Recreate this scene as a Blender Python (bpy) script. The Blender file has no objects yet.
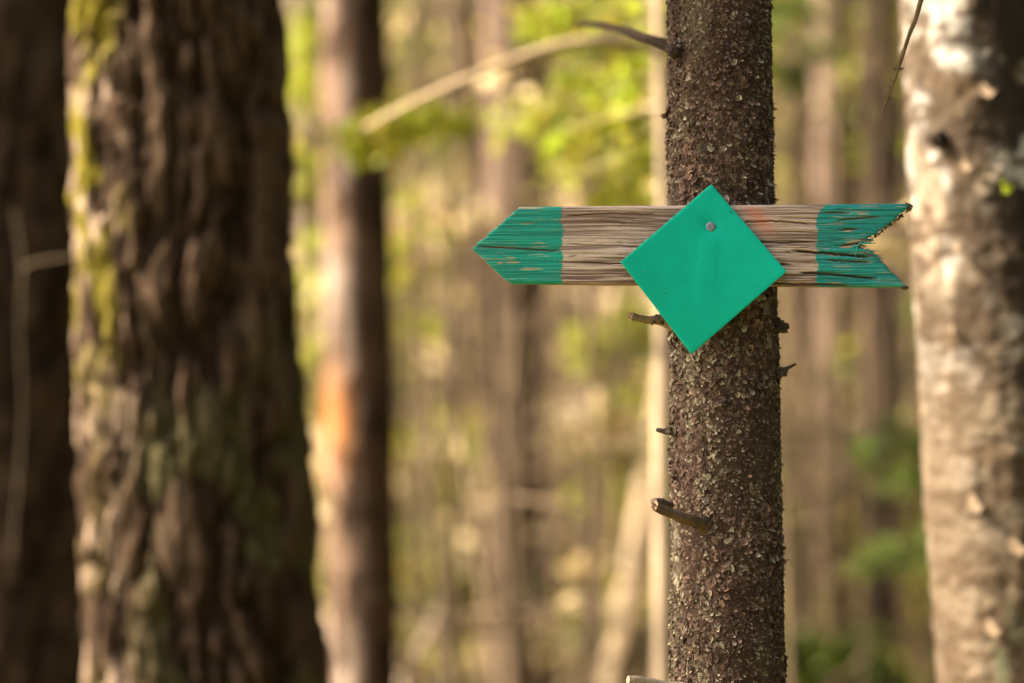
import bpy, math
import numpy as np
from mathutils import Vector

RS = np.random.RandomState
SC = bpy.context.scene
COL = SC.collection
FPX = 85.0 / 36.0 * 1024.0
CAMZ = 1.5

def at(px, py, Y):
    """the point at distance Y in front of the camera that the photo shows at pixel px, py"""
    return np.array([(px - 512.0) / FPX * Y, Y, CAMZ - (py - 341.5) / FPX * Y])

# sun: from the left, a touch behind the camera
EL, AZ = math.radians(41), math.radians(178.5)      # azimuth of the to-sun vector, measured from +X
SUN = np.array([math.cos(EL) * math.cos(AZ), math.cos(EL) * math.sin(AZ), math.sin(EL)])

# ------------------------------------------------------------------ noise
def _hash(ix, iy, iz, seed):
    h = (ix.astype(np.int64) * 374761393 + iy.astype(np.int64) * 668265263 + iz.astype(np.int64) * 2147483647 + seed * 1274126177) & 0xFFFFFFFF
    h = ((h ^ (h >> 13)) * 1274126177) & 0xFFFFFFFF
    h = ((h ^ (h >> 16)) * 2246822519) & 0xFFFFFFFF
    h = h ^ (h >> 15)
    return (h & 0xFFFFFF) / float(0xFFFFFF)

def vnoise(x, y, z=None, seed=0):
    x = np.asarray(x, float); y = np.asarray(y, float)
    z = np.zeros_like(x) if z is None else np.asarray(z, float)
    x, y, z = np.broadcast_arrays(x, y, z)
    fx, fy, fz = np.floor(x), np.floor(y), np.floor(z)
    tx, ty, tz = x - fx, y - fy, z - fz
    tx = tx * tx * (3 - 2 * tx); ty = ty * ty * (3 - 2 * ty); tz = tz * tz * (3 - 2 * tz)
    out = 0
    for dx in (0, 1):
        for dy in (0, 1):
            for dz in (0, 1):
                w = (tx if dx else 1 - tx) * (ty if dy else 1 - ty) * (tz if dz else 1 - tz)
                out = out + w * _hash(fx + dx, fy + dy, fz + dz, seed)
    return out

def fbm(x, y, z=None, seed=0, oct=4, gain=0.5):
    s, a, t, f = 0, 1.0, 0, 1.0
    for o in range(oct):
        s = s + a * vnoise(np.asarray(x) * f, np.asarray(y) * f, None if z is None else np.asarray(z) * f, seed + o * 17)
        t += a; a *= gain; f *= 2.03
    return s / t

def sstep(a, b, x):
    t = np.clip((x - a) / (b - a), 0, 1)
    return t * t * (3 - 2 * t)

def mix(a, b, t):
    t = np.asarray(t)[..., None]
    return np.asarray(a) * (1 - t) + np.asarray(b) * t

# ------------------------------------------------------------------ mesh building
class MB:
    def __init__(self):
        self.v, self.q, self.t, self.c, self.n = [], [], [], [], 0
    def add(self, v, quads=None, tris=None, col=None):
        v = np.asarray(v, float).reshape(-1, 3)
        if quads is not None and len(quads): self.q.append(np.asarray(quads).reshape(-1, 4) + self.n)
        if tris is not None and len(tris): self.t.append(np.asarray(tris).reshape(-1, 3) + self.n)
        if col is None: col = (0.5, 0.5, 0.5)
        self.c.append(np.broadcast_to(np.asarray(col, float), v.shape))
        self.v.append(v); self.n += len(v)
    def build(self, name, mat, parent=None, smooth=True, origin=None):
        v = np.concatenate(self.v); c = np.concatenate(self.c)
        if origin is not None: v = v - np.asarray(origin)
        q = np.concatenate(self.q) if self.q else np.zeros((0, 4), int)
        t = np.concatenate(self.t) if self.t else np.zeros((0, 3), int)
        me = bpy.data.meshes.new(name)
        me.vertices.add(len(v)); me.vertices.foreach_set('co', v.astype(np.float32).ravel())
        loops = np.concatenate([q.ravel(), t.ravel()]).astype(np.int32)
        me.loops.add(len(loops)); me.loops.foreach_set('vertex_index', loops)
        npoly = len(q) + len(t)
        me.polygons.add(npoly)
        st = np.concatenate([np.arange(len(q)) * 4, len(q) * 4 + np.arange(len(t)) * 3]).astype(np.int32)
        me.polygons.foreach_set('loop_start', st)
        me.polygons.foreach_set('use_smooth', np.full(npoly, smooth, bool))
        me.update(calc_edges=True); me.validate()
        at_ = me.color_attributes.new('tint', 'FLOAT_COLOR', 'POINT')
        at_.data.foreach_set('color', np.concatenate([c, np.ones((len(c), 1))], 1).astype(np.float32).ravel())
        me.materials.append(mat)
        o = bpy.data.objects.new(name, me); COL.objects.link(o)
        if parent is not None: o.parent = parent
        if origin is not None and parent is None: o.location = origin
        return o

def grid_quads(nr, nc, wrap=False):
    r = np.arange(nr - 1)[:, None]; k = np.arange(nc if wrap else nc - 1)[None]
    k2 = (k + 1) % nc
    a = r * nc + k; b = r * nc + k2; c = (r + 1) * nc + k2; d = (r + 1) * nc + k
    return np.stack(np.broadcast_arrays(a, b, c, d), -1).reshape(-1, 4)

def smooth_path(P, n):
    """Catmull-Rom through P"""
    P = np.asarray(P, float)
    Q = np.vstack([2 * P[0] - P[1], P, 2 * P[-1] - P[-2]])
    out = []
    m = len(P) - 1
    for u in np.linspace(0, m - 1e-6, n):
        i = int(u); t = u - i
        p0, p1, p2, p3 = Q[i], Q[i + 1], Q[i + 2], Q[i + 3]
        out.append(0.5 * ((2 * p1) + (-p0 + p2) * t + (2 * p0 - 5 * p1 + 4 * p2 - p3) * t * t + (-p0 + 3 * p1 - 3 * p2 + p3) * t ** 3))
    return np.array(out)

def tube(mb, P, R, sides=8, col=(0.2, 0.15, 0.1), cap=True, rough=0.0, seed=0, capcol=None):
    P = np.asarray(P, float); n = len(P)
    R = np.broadcast_to(np.asarray(R, float), (n,))
    T = np.gradient(P, axis=0); T /= np.linalg.norm(T, axis=1)[:, None] + 1e-12
    ref = np.array([0, 0, 1.0]) if abs(T[:, 2]).mean() < 0.8 else np.array([0, 1.0, 0])
    A = np.cross(T, ref); A /= np.linalg.norm(A, axis=1)[:, None] + 1e-12
    B = np.cross(A, T)
    th = np.linspace(0, 2 * math.pi, sides, endpoint=False)
    rr = R[:, None] * np.ones(sides)
    if rough:
        k = np.arange(n)[:, None]
        rr = rr * (1 + rough * (fbm(np.cos(th)[None] * 2 + 5, np.sin(th)[None] * 2 + 5, k * 0.45, seed, 3) * 2 - 1))
    V = P[:, None] + rr[..., None] * (np.cos(th)[None, :, None] * A[:, None] + np.sin(th)[None, :, None] * B[:, None])
    col = np.asarray(col, float)
    if col.ndim == 2: col = np.repeat(col, sides, 0)
    mb.add(V.reshape(-1, 3), grid_quads(n, sides, True), None, col)
    if cap:
        for e in (0, n - 1):
            ring = V[e]; c = ring.mean(0)
            i = np.arange(sides)
            mb.add(np.vstack([ring, c]), None, np.stack([i, (i + 1) % sides, np.full(sides, sides)], -1), capcol if capcol is not None else (col[0] if col.ndim == 2 else col))

# ------------------------------------------------------------------ properties
def tag(o, label=None, cat=None, group=None, kind=None):
    if label: o['label'] = label
    if cat: o['category'] = cat
    if group: o['group'] = group
    if kind: o['kind'] = kind
    return o

def empty(name, loc, label, cat, group=None):
    o = bpy.data.objects.new(name, None); COL.objects.link(o)
    o.location = [float(x) for x in loc]; o.empty_display_size = 0.2
    return tag(o, label, cat, group)

# ------------------------------------------------------------------ materials
def material(name, rough=0.8, spec=0.3, bump=None, translucent=0.0, metallic=0.0, mottle=None, sheen_vals=None):
    m = bpy.data.materials.new(name); m.use_nodes = True
    nt = m.node_tree; N = nt.nodes; L = nt.links
    b = N['Principled BSDF']; out = N['Material Output']
    b.inputs['Roughness'].default_value = rough
    b.inputs['Specular IOR Level'].default_value = spec
    b.inputs['Metallic'].default_value = metallic
    a = N.new('ShaderNodeAttribute'); a.attribute_name = 'tint'
    src = a.outputs['Color']
    if mottle:                                          # (scale, amount): fine tonal variation of the material itself
        tc = N.new('ShaderNodeTexCoord'); nz = N.new('ShaderNodeTexNoise')
        nz.inputs['Scale'].default_value = mottle[0]; nz.inputs['Detail'].default_value = 6
        L.new(tc.outputs['Object'], nz.inputs['Vector'])
        mr = N.new('ShaderNodeMapRange')
        mr.inputs['From Min'].default_value = 0.25; mr.inputs['From Max'].default_value = 0.75
        mr.inputs['To Min'].default_value = 1 - mottle[1]; mr.inputs['To Max'].default_value = 1 + mottle[1]
        L.new(nz.outputs['Fac'], mr.inputs['Value'])
        vm = N.new('ShaderNodeVectorMath'); vm.operation = 'SCALE'
        L.new(src, vm.inputs[0]); L.new(mr.outputs['Result'], vm.inputs['Scale'])
        src = vm.outputs['Vector']
    L.new(src, b.inputs['Base Color'])
    if bump:
        tc = N.new('ShaderNodeTexCoord'); nz = N.new('ShaderNodeTexNoise'); bp = N.new('ShaderNodeBump')
        nz.inputs['Scale'].default_value = bump[0]; nz.inputs['Detail'].default_value = 8
        bp.inputs['Strength'].default_value = bump[1]; bp.inputs['Distance'].default_value = bump[2]
        L.new(tc.outputs['Object'], nz.inputs['Vector']); L.new(nz.outputs['Fac'], bp.inputs['Height'])
        L.new(bp.outputs['Normal'], b.inputs['Normal'])
    if translucent:
        tr = N.new('ShaderNodeBsdfTranslucent'); mx = N.new('ShaderNodeMixShader')
        L.new(src, tr.inputs['Color']); mx.inputs['Fac'].default_value = translucent
        L.new(b.outputs['BSDF'], mx.inputs[1]); L.new(tr.outputs['BSDF'], mx.inputs[2])
        L.new(mx.outputs['Shader'], out.inputs['Surface'])
    return m

M_SPRUCE = material('spruce_bark', 0.9, 0.12, (900, 0.35, 0.001), mottle=(500, 0.18))
M_BARK = material('rough_bark', 0.95, 0.08, (120, 0.5, 0.006), mottle=(45, 0.3))
M_BIRCH = material('birch_bark', 0.85, 0.15, (150, 0.3, 0.003), mottle=(60, 0.15))
M_FAR = material('forest_bark', 0.95, 0.06, (40, 0.6, 0.02), mottle=(14, 0.4))
M_WOOD = material('weathered_wood', 0.85, 0.2, (1500, 0.25, 0.0006), mottle=(700, 0.12))
M_PAINT = material('green_paint', 0.55, 0.35, (1300, 0.25, 0.0005), mottle=(350, 0.10))
M_PLATE = material('green_plastic', 0.5, 0.15, (700, 0.06, 0.0006), mottle=(38, 0.07))
M_NAIL = material('dull_steel', 0.55, 0.5, (900, 0.4, 0.0006), mottle=(500, 0.15), metallic=0.6)
M_TWIG = material('dry_twig', 0.9, 0.08, (700, 0.35, 0.001), mottle=(350, 0.2))
M_LEAF = material('fresh_leaf', 0.45, 0.4, translucent=0.55)
M_NEEDLE = material('spruce_needles', 0.55, 0.35, translucent=0.2)
M_GRASS = material('dry_undergrowth', 0.7, 0.3, translucent=0.25)

def ground_material():
    m = bpy.data.materials.new('forest_floor'); m.use_nodes = True
    N, L = m.node_tree.nodes, m.node_tree.links
    b = N['Principled BSDF']; b.inputs['Roughness'].default_value = 0.95; b.inputs['Specular IOR Level'].default_value = 0.15
    tc = N.new('ShaderNodeTexCoord')
    def noise(s, d=6):
        n = N.new('ShaderNodeTexNoise'); n.inputs['Scale'].default_value = s; n.inputs['Detail'].default_value = d
        L.new(tc.outputs['Object'], n.inputs['Vector']); return n.outputs['Fac']
    def ramp(f, stops):
        r = N.new('ShaderNodeValToRGB'); L.new(f, r.inputs['Fac'])
        e = r.color_ramp.elements
        while len(e) < len(stops): e.new(0.5)
        for k, (p, c) in enumerate(stops): e[k].position = p; e[k].color = (*c, 1)
        return r.outputs['Color']
    litter = ramp(noise(9, 8), [(0.3, (0.03, 0.02, 0.008)), (0.5, (0.10, 0.068, 0.024)), (0.7, (0.21, 0.155, 0.06))])
    moss = ramp(noise(14, 8), [(0.3, (0.08, 0.082, 0.009)), (0.7, (0.30, 0.28, 0.03))])
    mask = ramp(noise(0.55, 4), [(0.43, (0, 0, 0)), (0.56, (1, 1, 1))])
    mx = N.new('ShaderNodeMix'); mx.data_type = 'RGBA'
    L.new(mask, mx.inputs['Factor']); L.new(litter, mx.inputs[6]); L.new(moss, mx.inputs[7])
    L.new(mx.outputs[2], b.inputs['Base Color'])
    bp = N.new('ShaderNodeBump'); bp.inputs['Strength'].default_value = 0.8; bp.inputs['Distance'].default_value = 0.05
    L.new(noise(22, 8), bp.inputs['Height']); L.new(bp.outputs['Normal'], b.inputs['Normal'])
    return m

# ------------------------------------------------------------------ world, sun, camera
w = bpy.data.worlds.new('World'); SC.world = w; w.use_nodes = True
sky = w.node_tree.nodes.new('ShaderNodeTexSky'); sky.sky_type = 'NISHITA'; sky.sun_disc = False
sky.sun_elevation = EL; sky.sun_rotation = math.atan2(SUN[0], SUN[1])
sky.air_density = 0.55; sky.dust_density = 7.0; sky.ozone_density = 0.0
bg = w.node_tree.nodes['Background']; bg.inputs['Strength'].default_value = 0.15
w.node_tree.links.new(sky.outputs['Color'], bg.inputs['Color'])

ld = bpy.data.lights.new('sun', 'SUN'); ld.energy = 4.7; ld.angle = math.radians(0.53); ld.color = (1.0, 0.84, 0.62)
lo = bpy.data.objects.new('sun', ld); COL.objects.link(lo)
lo.rotation_euler = Vector([-x for x in SUN]).to_track_quat('-Z', 'Y').to_euler(); lo.location = (-8, -1, 9)

cd = bpy.data.cameras.new('camera'); cam = bpy.data.objects.new('camera', cd); COL.objects.link(cam)
cd.lens = 85; cd.sensor_width = 36; cd.clip_start = 0.05; cd.clip_end = 2000
cam.location = (0, 0, CAMZ); cam.rotation_euler = (math.radians(90), 0, 0)
cd.dof.use_dof = True; cd.dof.focus_distance = 2.752; cd.dof.aperture_fstop = 1.8; cd.dof.aperture_blades = 0
SC.camera = cam

SC.view_settings.view_transform = 'Standard'; SC.view_settings.look = 'None'
SC.view_settings.exposure = 1.74; SC.view_settings.gamma = 1
SC.render.engine = 'CYCLES'
SC.cycles.max_bounces = 6; SC.cycles.diffuse_bounces = 4; SC.cycles.transmission_bounces = 4
SC.cycles.sample_clamp_indirect = 6

# ------------------------------------------------------------------ the ground: level by the sign, rising to a wooded slope
def gz(x, y):
    x = np.asarray(x, float); y = np.asarray(y, float)
    r = np.maximum(y - 9.0, 0)
    rise = np.where(r < 6, r * r / 12 * 0.26, (r - 3) * 0.26)
    rise = np.where(y > 70, (58) * 0.26 - 0 * y, rise)
    lump = (fbm(x * 0.35 + 40, y * 0.35 + 40, None, 3, 3) - 0.5) * 0.5 + (fbm(x * 1.6 + 9, y * 1.6 + 9, None, 5, 3) - 0.5) * 0.12
    near = sstep(2.0, 9.0, np.hypot(x * 0.7, y)) * 0.85 + 0.15
    return rise + lump * near

xs = np.concatenate([np.linspace(-400, -32, 24), np.linspace(-30, 30, 241), np.linspace(32, 400, 24)])
ys = np.concatenate([np.linspace(-300, -12, 20), np.linspace(-10, 75, 341), np.linspace(80, 600, 30)])
GX, GY = np.meshgrid(xs, ys)
mb = MB(); mb.add(np.stack([GX, GY, gz(GX, GY)], -1), grid_quads(len(ys), len(xs)))
g = mb.build('ground', ground_material()); tag(g, kind='structure')
g['label'] = 'brown leaf litter forest floor rising to a slope'; 

# ------------------------------------------------------------------ trunks
def trunk_axis(p_top, p_bot, Y, wt, wb, ztop, sway=0.0, seed=0, root_flare=0.35):
    """axis and radius as functions of height, from the trunk's centre and width at the top and bottom edge of the photo"""
    A, B = at(p_top, 0, Y), at(p_bot, 683, Y)
    ra, rb = wt / 2 / FPX * Y, wb / 2 / FPX * Y
    base = float(gz(B[0], Y))
    for _ in range(3):
        kx = (A[0] - B[0]) / (A[2] - B[2])
        xb = B[0] + kx * (base - B[2]); base = float(gz(xb, Y))
    kr = (ra - rb) / (A[2] - B[2])
    def axis(z):
        z = np.asarray(z, float)
        x = B[0] + kx * (z - B[2])
        bend = sway * (np.sin(z * 0.9 + seed * 1.7) - np.sin(B[2] * 0.9 + seed * 1.7)) * sstep(0, 1.5, np.abs(z - CAMZ))
        return np.stack([x + bend, np.full_like(z, Y) + bend * 0.4, z], -1)
    def rad(z):
        z = np.asarray(z, float)
        r = rb + kr * (z - B[2])
        up = np.maximum(z - A[2], 0)
        r = np.where(z > A[2], ra * np.clip(1 - up / (ztop - A[2] + 0.3), 0.02, 1), r)
        r = r * (1 + root_flare * np.exp(-np.maximum(z - base, 0) / 0.22))
        return np.maximum(r, 0.004)
    return axis, rad, base

def trunk_grid(mb, axis, rad, zs, nth, disp, colf):
    th = np.linspace(0, 2 * math.pi, nth, endpoint=False)
    ax = axis(zs); r0 = rad(zs)
    TH, Z = np.meshgrid(th, zs)
    R = np.repeat(r0[:, None], nth, 1)
    d = disp(TH, Z, R)
    rr = R + d
    V = np.stack([ax[:, None, 0] + rr * np.cos(TH), ax[:, None, 1] + rr * np.sin(TH), Z], -1)
    mb.add(V, grid_quads(len(zs), nth, True), None, colf(TH, Z, d).reshape(-1, 3))
    return V

def cyl(TH, Z, R, s):             # seamless coordinates on the bark
    return np.cos(TH) * R * s + 50, np.sin(TH) * R * s + 50

# ================================================================== the sign tree: a young spruce
YS = 2.83
axM, raM, baseM = trunk_axis(719, 728.5, YS, 103.5, 112.5, 11.0, 0.0, 1)
spruce = empty('spruce_tree', (*axM(baseM)[:2], baseM), 'slim spruce with dark flaky bark, snapped branch stubs, carrying the wooden arrow board', 'tree')
org = np.array(spruce.location)
zsM = np.concatenate([np.arange(baseM - 0.1, 0.95, 0.02), np.arange(0.95, 2.05, 0.0022), np.arange(2.05, 11.0, 0.06)])
def dM(TH, Z, R):
    x, y = cyl(TH, Z, R, 1)
    X, Y_ = (x - 50), (y - 50)
    lump = (fbm(X * 14 + 5, Y_ * 14 + 5, Z * 7, 11, 3) - 0.5) * 0.006
    fine = (fbm(X * 240 + 5, Y_ * 240 + 5, Z * 200, 12, 3) - 0.5) * 0.0022
    return lump + fine - 0.0006
def lichenM(TH, Z, seed=0):
    X, Y_ = np.cos(TH), np.sin(TH)
    n = fbm(X * 2.3 + 7, Y_ * 2.3 + 7, Z * 9 + seed, 21, 3)
    side = np.clip(np.abs(X) - 0.25, 0, 1) * 0.16
    return sstep(0.56, 0.74, n + side - 0.03)
def cM(TH, Z, d):
    n = fbm(np.cos(TH) * 9 + 20, np.sin(TH) * 9 + 20, Z * 130, 31, 3)
    c = mix((0.025, 0.015, 0.0095), (0.072, 0.045, 0.030), n)
    return mix(c, (0.12, 0.105, 0.06), lichenM(TH, Z) * 0.3)
mb = MB(); trunk_grid(mb, axM, raM, zsM, 150, dM, cM)
# bark scales: small curling flakes, each a little shield lifted at one side
def flakes(mb, axis, rad, disp, z0, z1, n, size, lift, seed):
    r = RS(seed)
    th = r.uniform(0, 2 * math.pi, n); z = r.uniform(z0, z1, n)
    R = rad(z); ax = axis(z); d = disp(th, z, R)
    nrm = np.stack([np.cos(th), np.sin(th), np.zeros(n)], -1)
    tan = np.stack([-np.sin(th), np.cos(th), np.zeros(n)], -1)
    up = np.tile([0, 0, 1.0], (n, 1))
    C = np.stack([ax[:, 0] + (R + d) * np.cos(th), ax[:, 1] + (R + d) * np.sin(th), z], -1)
    reg = fbm(np.cos(th) * 1.6 + 5, np.sin(th) * 1.6 + 5, z * 8, 61, 3)
    s = size * np.exp(r.normal(0, 0.33, n)) * (0.62 + 0.75 * sstep(0.3, 0.72, reg)); asp = r.uniform(0.6, 1.15, n)
    rot = r.normal(0, 0.9, n)
    liftdir = r.normal(-math.pi / 2, 1.1, n)           # mostly lifted at the lower rim
    lf = lift * np.exp(r.normal(0, 0.5, n)) * (0.6 + 0.9 * sstep(0.3, 0.7, fbm(np.cos(th) * 2 + 9, np.sin(th) * 2 + 9, z * 11, 62, 3)))
    K = 7
    phi = np.linspace(0, 2 * math.pi, K, endpoint=False)[None] + r.uniform(-0.25, 0.25, (n, K))
    rho = s[:, None] * r.uniform(0.5, 1.25, (n, K))
    a = rho * np.cos(phi) * asp[:, None]; b = rho * np.sin(phi)
    ca, sa = np.cos(rot)[:, None], np.sin(rot)[:, None]
    a, b = a * ca - b * sa, a * sa + b * ca
    along = (a * np.cos(liftdir)[:, None] + b * np.sin(liftdir)[:, None]) / s[:, None]
    h = np.where(along > 0, lf[:, None] * (along ** 1.4 + 0.15), -0.0006) + r.uniform(-0.0002, 0.0004, (n, K))
    h = h - (a ** 2) / (2 * R[:, None])
    rim = C[:, None] + a[..., None] * tan[:, None] + b[..., None] * up[:, None] + h[..., None] * nrm[:, None]
    cen = C + nrm * (0.0004 + 0.15 * lf)[:, None]
    # a ring half way out for the curl
    am, bm = a * 0.55, b * 0.55
    hm = np.where(along > 0, lf[:, None] * 0.28 * along, 0.0002) + 0.0003
    mid = C[:, None] + am[..., None] * tan[:, None] + bm[..., None] * up[:, None] + hm[..., None] * nrm[:, None]
    V = np.concatenate([cen[:, None], mid, rim], 1)
    li = lichenM(th, z, 3.0)
    t = r.uniform(0, 1, n)
    base = mix((0.033, 0.0190, 0.0122), (0.124, 0.080, 0.055), t ** 1.7)
    pale = (r.uniform(0, 1, n) < 0.10 + 0.2 * li)
    base = np.where(pale[:, None], mix((0.12, 0.092, 0.065), (0.21, 0.185, 0.12), r.uniform(0, 1, n)), base)
    base = mix(base, (0.17, 0.16, 0.09), li * r.uniform(0.0, 0.32, n))
    edge = np.clip(along, 0, 1)[..., None]
    cr = base[:, None] * (1 + 1.9 * edge ** 2)
    cc = np.concatenate([base[:, None], np.repeat(base[:, None], K, 1), cr], 1)
    o = (np.arange(n) * (2 * K + 1))[:, None]
    i = np.arange(K)[None]; j = (i + 1) % K
    tri = np.stack([o + 0 * i, o + 1 + i, o + 1 + j], -1).reshape(-1, 3)
    qd = np.stack([o + 1 + i, o + 1 + K + i, o + 1 + K + j, o + 1 + j], -1).reshape(-1, 4)
    mb.add(V.reshape(-1, 3), qd, tri, cc.reshape(-1, 3))
flakes(mb, axM, raM, dM, 0.92, 2.08, 46000, 0.0025, 0.0014, 5)
flakes(mb, axM, raM, dM, 0.92, 2.08, 3200, 0.0034, 0.0022, 6)
flakes(mb, axM, raM, dM, 0.05, 0.92, 5000, 0.0055, 0.0018, 7)
flakes(mb, axM, raM, dM, 2.08, 3.2, 5000, 0.005, 0.0016, 8)
mb.build('trunk', M_SPRUCE, spruce, True, org)

def stub(pts, radii, col, endcol, name='branch_stub', label=None, sides=14, rough=0.18, seed=0, parent=spruce, origin=org, mat=M_TWIG, n=22, knobs=0, splinters=0):
    mb = MB(); P = smooth_path(pts, n)
    R = np.interp(np.linspace(0, 1, n), np.linspace(0, 1, len(radii)), radii)
    r = RS(seed)
    if name == 'branch_stub': R = R * (1 + 0.75 * np.exp(-np.linspace(0, 1, n) / 0.12))
    c = np.asarray(col) * (0.65 + 0.7 * fbm(np.arange(n) * 0.6, np.zeros(n) + seed, None, seed, 3))[:, None]
    tube(mb, P, R, sides, c, True, rough, seed, endcol)
    for k in range(knobs):                             # bark crumbs round the collar
        i = r.randint(0, max(2, n // 2)); d = r.normal(0, 1, 3); d /= np.linalg.norm(d)
        q = P[i] + d * R[i] * 0.9
        s = r.uniform(0.0015, 0.004)
        tube(mb, [q - d * s, q, q + d * s * 0.8 + r.normal(0, s * 0.4, 3)], [s * 0.9, s, s * 0.35], 6, np.array([0.055, 0.042, 0.03]) * r.uniform(0.7, 1.8), True, 0.4, seed + k)
    T_ = P[-1] - P[-2]; T_ /= np.linalg.norm(T_)
    for k in range(splinters):                         # torn fibres at the broken end
        d = r.normal(0, 1, 3); d -= T_ * d.dot(T_); d /= np.linalg.norm(d); q = P[-1] + d * R[-1] * r.uniform(0.2, 0.85)
        tube(mb, [q - T_ * 0.003, q + T_ * r.uniform(0.0005, 0.002), q + T_ * r.uniform(0.002, 0.0055) + d * 0.0004], [0.0016, 0.0011, 0.0003], 5, np.array([0.30, 0.20, 0.12]) * r.uniform(0.5, 1.3), False)
    o = mb.build(name, mat, parent, True, origin)
    if label: o['label'] = label
    return o
stub([at(672, 324, 2.80), at(660, 320, 2.795), at(645, 319.5, 2.79), at(631, 316, 2.785)], [0.0062, 0.0052, 0.0045, 0.0042], (0.22, 0.165, 0.11), (0.38, 0.29, 0.19), label='pale snapped stub just under the board', seed=3, knobs=26, rough=0.3, splinters=7)
stub([at(712, 530, 2.79), at(697, 521, 2.762), at(678, 516, 2.745), at(655, 506, 2.73)], [0.0085, 0.0066, 0.0062, 0.0058], (0.115, 0.078, 0.048), (0.30, 0.19, 0.11), label='thick snapped stub with pale broken end', seed=4, knobs=40, rough=0.4, splinters=9)
stub([at(668, 506, 2.80), at(660, 503, 2.775), at(654, 501, 2.76)], [0.0045, 0.006, 0.0035], (0.11, 0.085, 0.065), (0.2, 0.15, 0.11), seed=5, rough=0.45, knobs=5)
stub([at(675, 431, 2.81), at(667, 431, 2.81), at(656, 430, 2.81)], [0.0048, 0.0042, 0.0018], (0.075, 0.062, 0.04), (0.12, 0.09, 0.06), seed=6, rough=0.5, knobs=6)
stub([at(776, 327, 2.81), at(783, 327, 2.81), at(789, 326, 2.81)], [0.0075, 0.0058, 0.003], (0.06, 0.045, 0.035), (0.10, 0.08, 0.06), seed=7, rough=0.6, knobs=30)
stub([at(776, 374, 2.81), at(782, 372, 2.81), at(788, 368, 2.81), at(796, 364, 2.81)], [0.007, 0.0045, 0.0022, 0.0013], (0.065, 0.05, 0.038), (0.1, 0.08, 0.06), seed=8, rough=0.4, knobs=16)
stub([at(690, 692, 2.80), at(668, 687, 2.79), at(640, 681, 2.78), at(628, 680, 2.775)], [0.009, 0.006, 0.0055, 0.005], (0.30, 0.24, 0.16), (0.4, 0.32, 0.22), seed=9)
for px, py, s, Yk in ((675, 50, 0.008, 2.79), (745, 24, 0.0055, 2.775), (745, 142, 0.006, 2.775), (703, 522, 0.007, 2.77), (725, 403, 0.0055, 2.768)):
    stub([at(px, py, Yk + 0.008), at(px, py, Yk), at(px - 1, py + 1, Yk - 0.007)], [s * 1.25, s, s * 0.55], (0.04, 0.03, 0.024), (0.03, 0.022, 0.018), 'knot', seed=int(px), rough=0.5, knobs=22)
# dark dead branch leaving the tree backwards on the left
stub([at(690, 62, 2.82), at(668, 46, 2.95), at(640, 36, 3.16), at(612, 27, 3.32), at(588, 24, 3.42), at(576, 26, 3.46)], [0.010, 0.0068, 0.0058, 0.005, 0.004, 0.0022], (0.014, 0.008, 0.004), (0.03, 0.02, 0.012), 'dead_branch', 'dark dead branch reaching back', seed=12, n=30)
# thin twig that hangs at the top right, from a high branch of the same tree
tw = [axM(2.42), at(800, -330, 2.9), at(870, -330, 2.88), at(925, -210, 2.86), at(935, -80, 2.84), at(921, 0, 2.83), at(909, 36, 2.825), at(897, 72, 2.82), at(890, 92, 2.815), at(883, 111, 2.815)]
mb = MB(); Pt = smooth_path(tw, 90); Rt = np.interp(np.linspace(0, 1, 90), [0, 0.5, 0.75, 1], [0.008, 0.003, 0.0020, 0.0013])
tube(mb, Pt, Rt, 8, np.array([0.12, 0.08, 0.035]) * (0.6 + 0.9 * fbm(np.arange(90) * 0.5, np.zeros(90), None, 4, 3))[:, None], True, 0.3, 4)
for f, dx in ((0.775, 5), (0.772, -5), (0.86, -3), (0.93, 3)):
    q = Pt[int(f * 89)]; tube(mb, [q, q + np.array([dx * 0.0007, 0, -0.0006]), q + np.array([dx * 0.0013, -0.001, 0.0004])], [0.0022, 0.0017, 0.0007], 6, (0.10, 0.07, 0.04))
o = mb.build('hanging_twig', M_TWIG, spruce, True, org); o['label'] = 'thin bare twig hanging in front of the birch'

# ------------------------------------------------------------------ foliage
def leaf_cards(mb, C, size, r, base, var=0.35, elong=1.7, updir=0.5):
    """small folded leaves, four corners each, at the points C"""
    n = len(C)
    d = r.normal(0, 1, (n, 3)); d[:, 2] *= 0.6; d /= np.linalg.norm(d, axis=1)[:, None]
    s = np.cross(d, r.normal(0, 1, (n, 3)) + np.array([0, 0, updir])); s /= np.linalg.norm(s, axis=1)[:, None] + 1e-9
    L = size * np.exp(r.normal(0, 0.3, n)); W = L / elong
    nn = np.cross(d, s)
    a = C; b = C + d * (L * 0.5)[:, None] + s * (W * 0.5)[:, None] + nn * (W * 0.12)[:, None]
    c = C + d * L[:, None]; e = C + d * (L * 0.5)[:, None] - s * (W * 0.5)[:, None] + nn * (W * 0.12)[:, None]
    V = np.stack([a, b, c, e], 1).reshape(-1, 3)
    base = np.asarray(base, float)
    if base.ndim == 2: base = base[r.randint(0, len(base), n)]
    col = base * (1 + var * (r.uniform(-1, 1, n))[:, None])
    mb.add(V, np.arange(4 * n).reshape(-1, 4), None, np.repeat(np.clip(col, 0, 1), 4, 0))

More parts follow.
